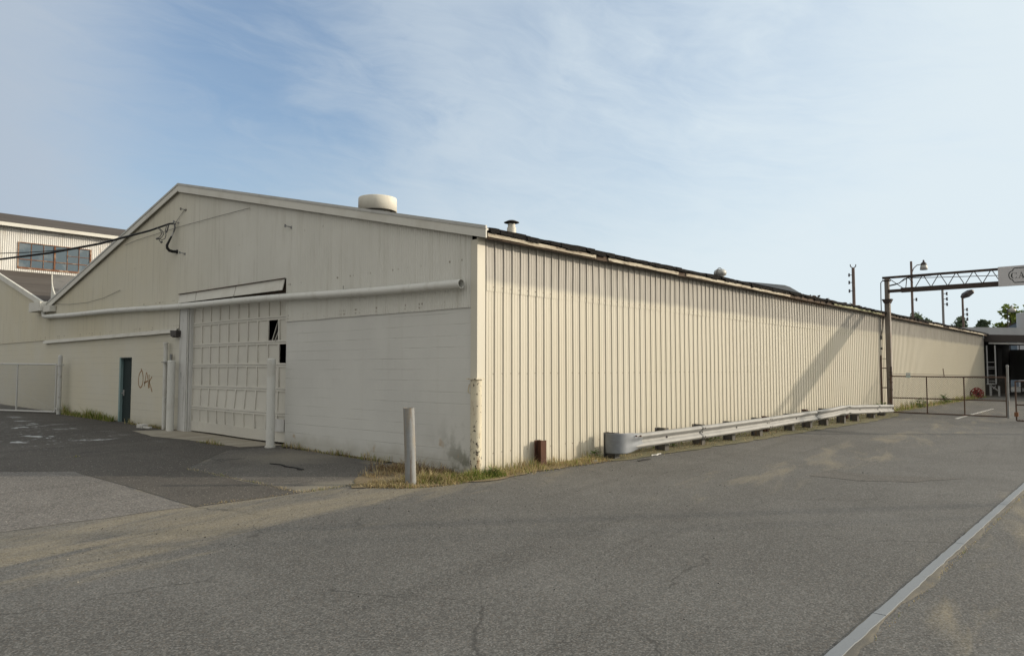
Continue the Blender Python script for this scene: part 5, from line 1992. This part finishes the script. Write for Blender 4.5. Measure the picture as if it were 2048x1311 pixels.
o = grass([
    (seg((-.16, 15.95), (-.16, 20.6), .10), 1500, .08, .30, GREEN + GREEN + STRAW[:2], .006, .7),
    (seg((-.10, 11.75), (-.10, 14.9), .10), 500, .04, .12, GREEN + STRAW, .006, .9),
    (seg((-.10, 2.3), (-.08, 6.1), .08), 520, .04, .16, GREEN + STRAW + STRAW, .005, .9),
    (seg((-.95, 8.4), (-.95, 7.2), .07), 160, .04, .10, GREEN + STRAW, .005, 1),
], 33, 'wall_weeds')
o = grass([
    (seg((-3.10, 4.2), (-3.02, 1.7), .05), 260, .01, .06, PALE + GREEN[:1], .003, 1.8),
    (seg((-3.02, 1.7), (-3.05, .72), .07), 150, .01, .05, PALE, .003, 1.8),
    (seg((-3.0, .7), (-1.95, .70), .09), 240, .01, .06, PALE + GREEN[:1], .003, 1.6),
    (seg((-4.5, .8), (-3.1, .7), .05), 120, .01, .03, STRAW, .004, 1.8),
    (blob((-3.9, 7.4), .10, .10), 40, .02, .06, STRAW + GREEN, .004, 1.6),
    (seg((-3.5, -7.27), (5, -7.27), .02), 420, .006, .025, STRAW + GREEN[:1], .0025, 1.6),
], 34, 'crack_weeds')

def weed(x, y, h, rad, n, seed, label, group='leafy weeds along the walls'):
    r = random.Random(seed)
    root = thing('weed_plant', (x, y, gz(y)), label, 'weed', group)
    mb, cols = MB(), []
    st_ = MB()
    for i in range(7):
        th = r.uniform(0, 2 * pi)
        st_.tube([(x, y, gz(y) - .02), (x + rad * .4 * cos(th), y + rad * .4 * sin(th), gz(y) + h * .5), (x + rad * .8 * cos(th), y + rad * .8 * sin(th), gz(y) + h * r.uniform(.6, .95))], [.006, .004, .002], 5)
    st_.build('stem', M['bark'], root)
    for i in range(n):
        th, q = r.uniform(0, 2 * pi), rad * r.random() ** .6
        p = Vector((x + q * cos(th), y + q * sin(th), gz(y) + h * r.uniform(.1, 1) * (1 - .5 * (q / rad) ** 2)))
        a = Vector((cos(th), sin(th), r.uniform(-.3, .8))).normalized()
        b2_ = a.cross(Vector((r.uniform(-.3, .3), r.uniform(-.3, .3), 1))).normalized()
        s = h * r.uniform(.10, .20)
        mb.add([p - a * s, p + b2_ * s * .45, p + a * s, p - b2_ * s * .45], [(0, 1, 2, 3)])
        c = r.choice([(.05, .11, .025), (.08, .15, .03), (.11, .18, .04)])
        cols += [c] * 4
    mb.build('leaves', M['leaf'], root, cols=cols, fixn=False)
weed(.05, -.30, .22, .13, 90, 1, 'small green leafy weed at the foot of the building corner')
weed(3.15, -.28, .26, .12, 70, 2, 'green weed beside the wrapped near end of the guardrail')
weed(6.3, -.25, .22, .14, 60, 3, 'low green weed under the guardrail between its second and third posts')
weed(8.2, -.22, .26, .30, 120, 4, 'dark green weed under the guardrail by its fourth post')
weed(23.4, -.35, .52, .32, 130, 5, 'green weed at the foot of the ladder-like frame by the gantry post')
weed(30.0, -.35, .50, .30, 130, 6, 'left-hand green weed behind the brown gate')
weed(35.0, -.40, .58, .28, 130, 7, 'right-hand green weed behind the brown gate')

# ------------------------------------------------------------------ litter
def scrap(name, pts, w, m, label, z=.012, thick=.004):
    mb = MB()
    P_ = [Vector((x, y, gz(y) + z + .010 * abs(sin(i * 2.1)))) for i, (x, y) in enumerate(pts)]
    for a, b in zip(P_, P_[1:]):
        mb.bar(a, b, w, thick)
    return tag(mb.build(name, m), label, 'litter')
scrap('rubber_strip', [(-1.75, 3.75), (-1.70, 3.45), (-1.78, 3.15), (-1.72, 2.95), (-1.76, 2.62), (-1.84, 2.70)], .03, M['rubber'], 'crooked black rubber strip lying on the shaded pavement', .012, .012)
scrap('crumpled_bag', [(4.45, -.80), (4.52, -.78), (4.58, -.82), (4.68, -.80), (4.76, -.77), (4.84, -.79)], .025, M['paper'], 'white crumpled plastic scrap on the verge below the guardrail', .015, .018)
scrap('rag', [(2.75, -.50), (2.83, -.46), (2.90, -.48)], .05, M['galv'], 'grey crumpled rag in the grass left of the guardrail end', .02, .03)
scrap('rubber_scrap', [(3.55, -1.03), (3.75, -1.02), (3.95, -1.05)], .05, M['rubber'], 'small black scrap on the drive below the guardrail', .01, .01)
mb = MB()
mb.box(-.52, 12.78, gz(12.9) + .01, -.34, 13.15, gz(12.9) + .12)
mb.bar((-.50, 12.66, gz(12.6) + .05), (-.42, 12.40, gz(12.5) + .05), .1, .06)
tag(mb.build('broken_block', M['brick'], bevel=.012), 'broken whitewashed block on the ground under the spray-painted word', 'block')
sb_ = []
rr = random.Random(77)
mb = MB()
for i in range(420):
    k = rr.random()
    if k < .45:
        x, y = rr.uniform(-7, -1.5), rr.uniform(-1.8, 1.0)
    elif k < .75:
        x, y = rr.uniform(-3, 6), rr.uniform(-3.5, -.5)
    else:
        x, y = rr.uniform(-6, 8), rr.uniform(-7.0, 1)
    s = rr.uniform(.003, .007) * (1.5 if rr.random() < .06 else 1)
    q = Vector((x, y, gz(y) + s * .5))
    th = rr.uniform(0, 3)
    pts = []
    for (a, b_, c_) in ((-1, -.7, -.6), (1, -.8, -.6), (.8, 1, -.6), (-.9, .8, -.6), (-.6, -.5, .5), (.6, -.4, .6), (.5, .6, .5), (-.5, .5, .6)):
        a, b_ = a * cos(th) - b_ * sin(th), a * sin(th) + b_ * cos(th)
        pts.append(q + Vector((a * s, b_ * s, c_ * s)))
    mb.add(pts, [(0, 3, 2, 1), (4, 5, 6, 7), (0, 1, 5, 4), (1, 2, 6, 5), (2, 3, 7, 6), (3, 0, 4, 7)])
stuff(mb.build('pebbles', mat('pebbles', (.12, .11, .095), .9, 0, [((.34, .31, .26), 7, V1, .55, .62, 1), ((.02, .02, .02), 5, V1, .45, .5, 1)])))
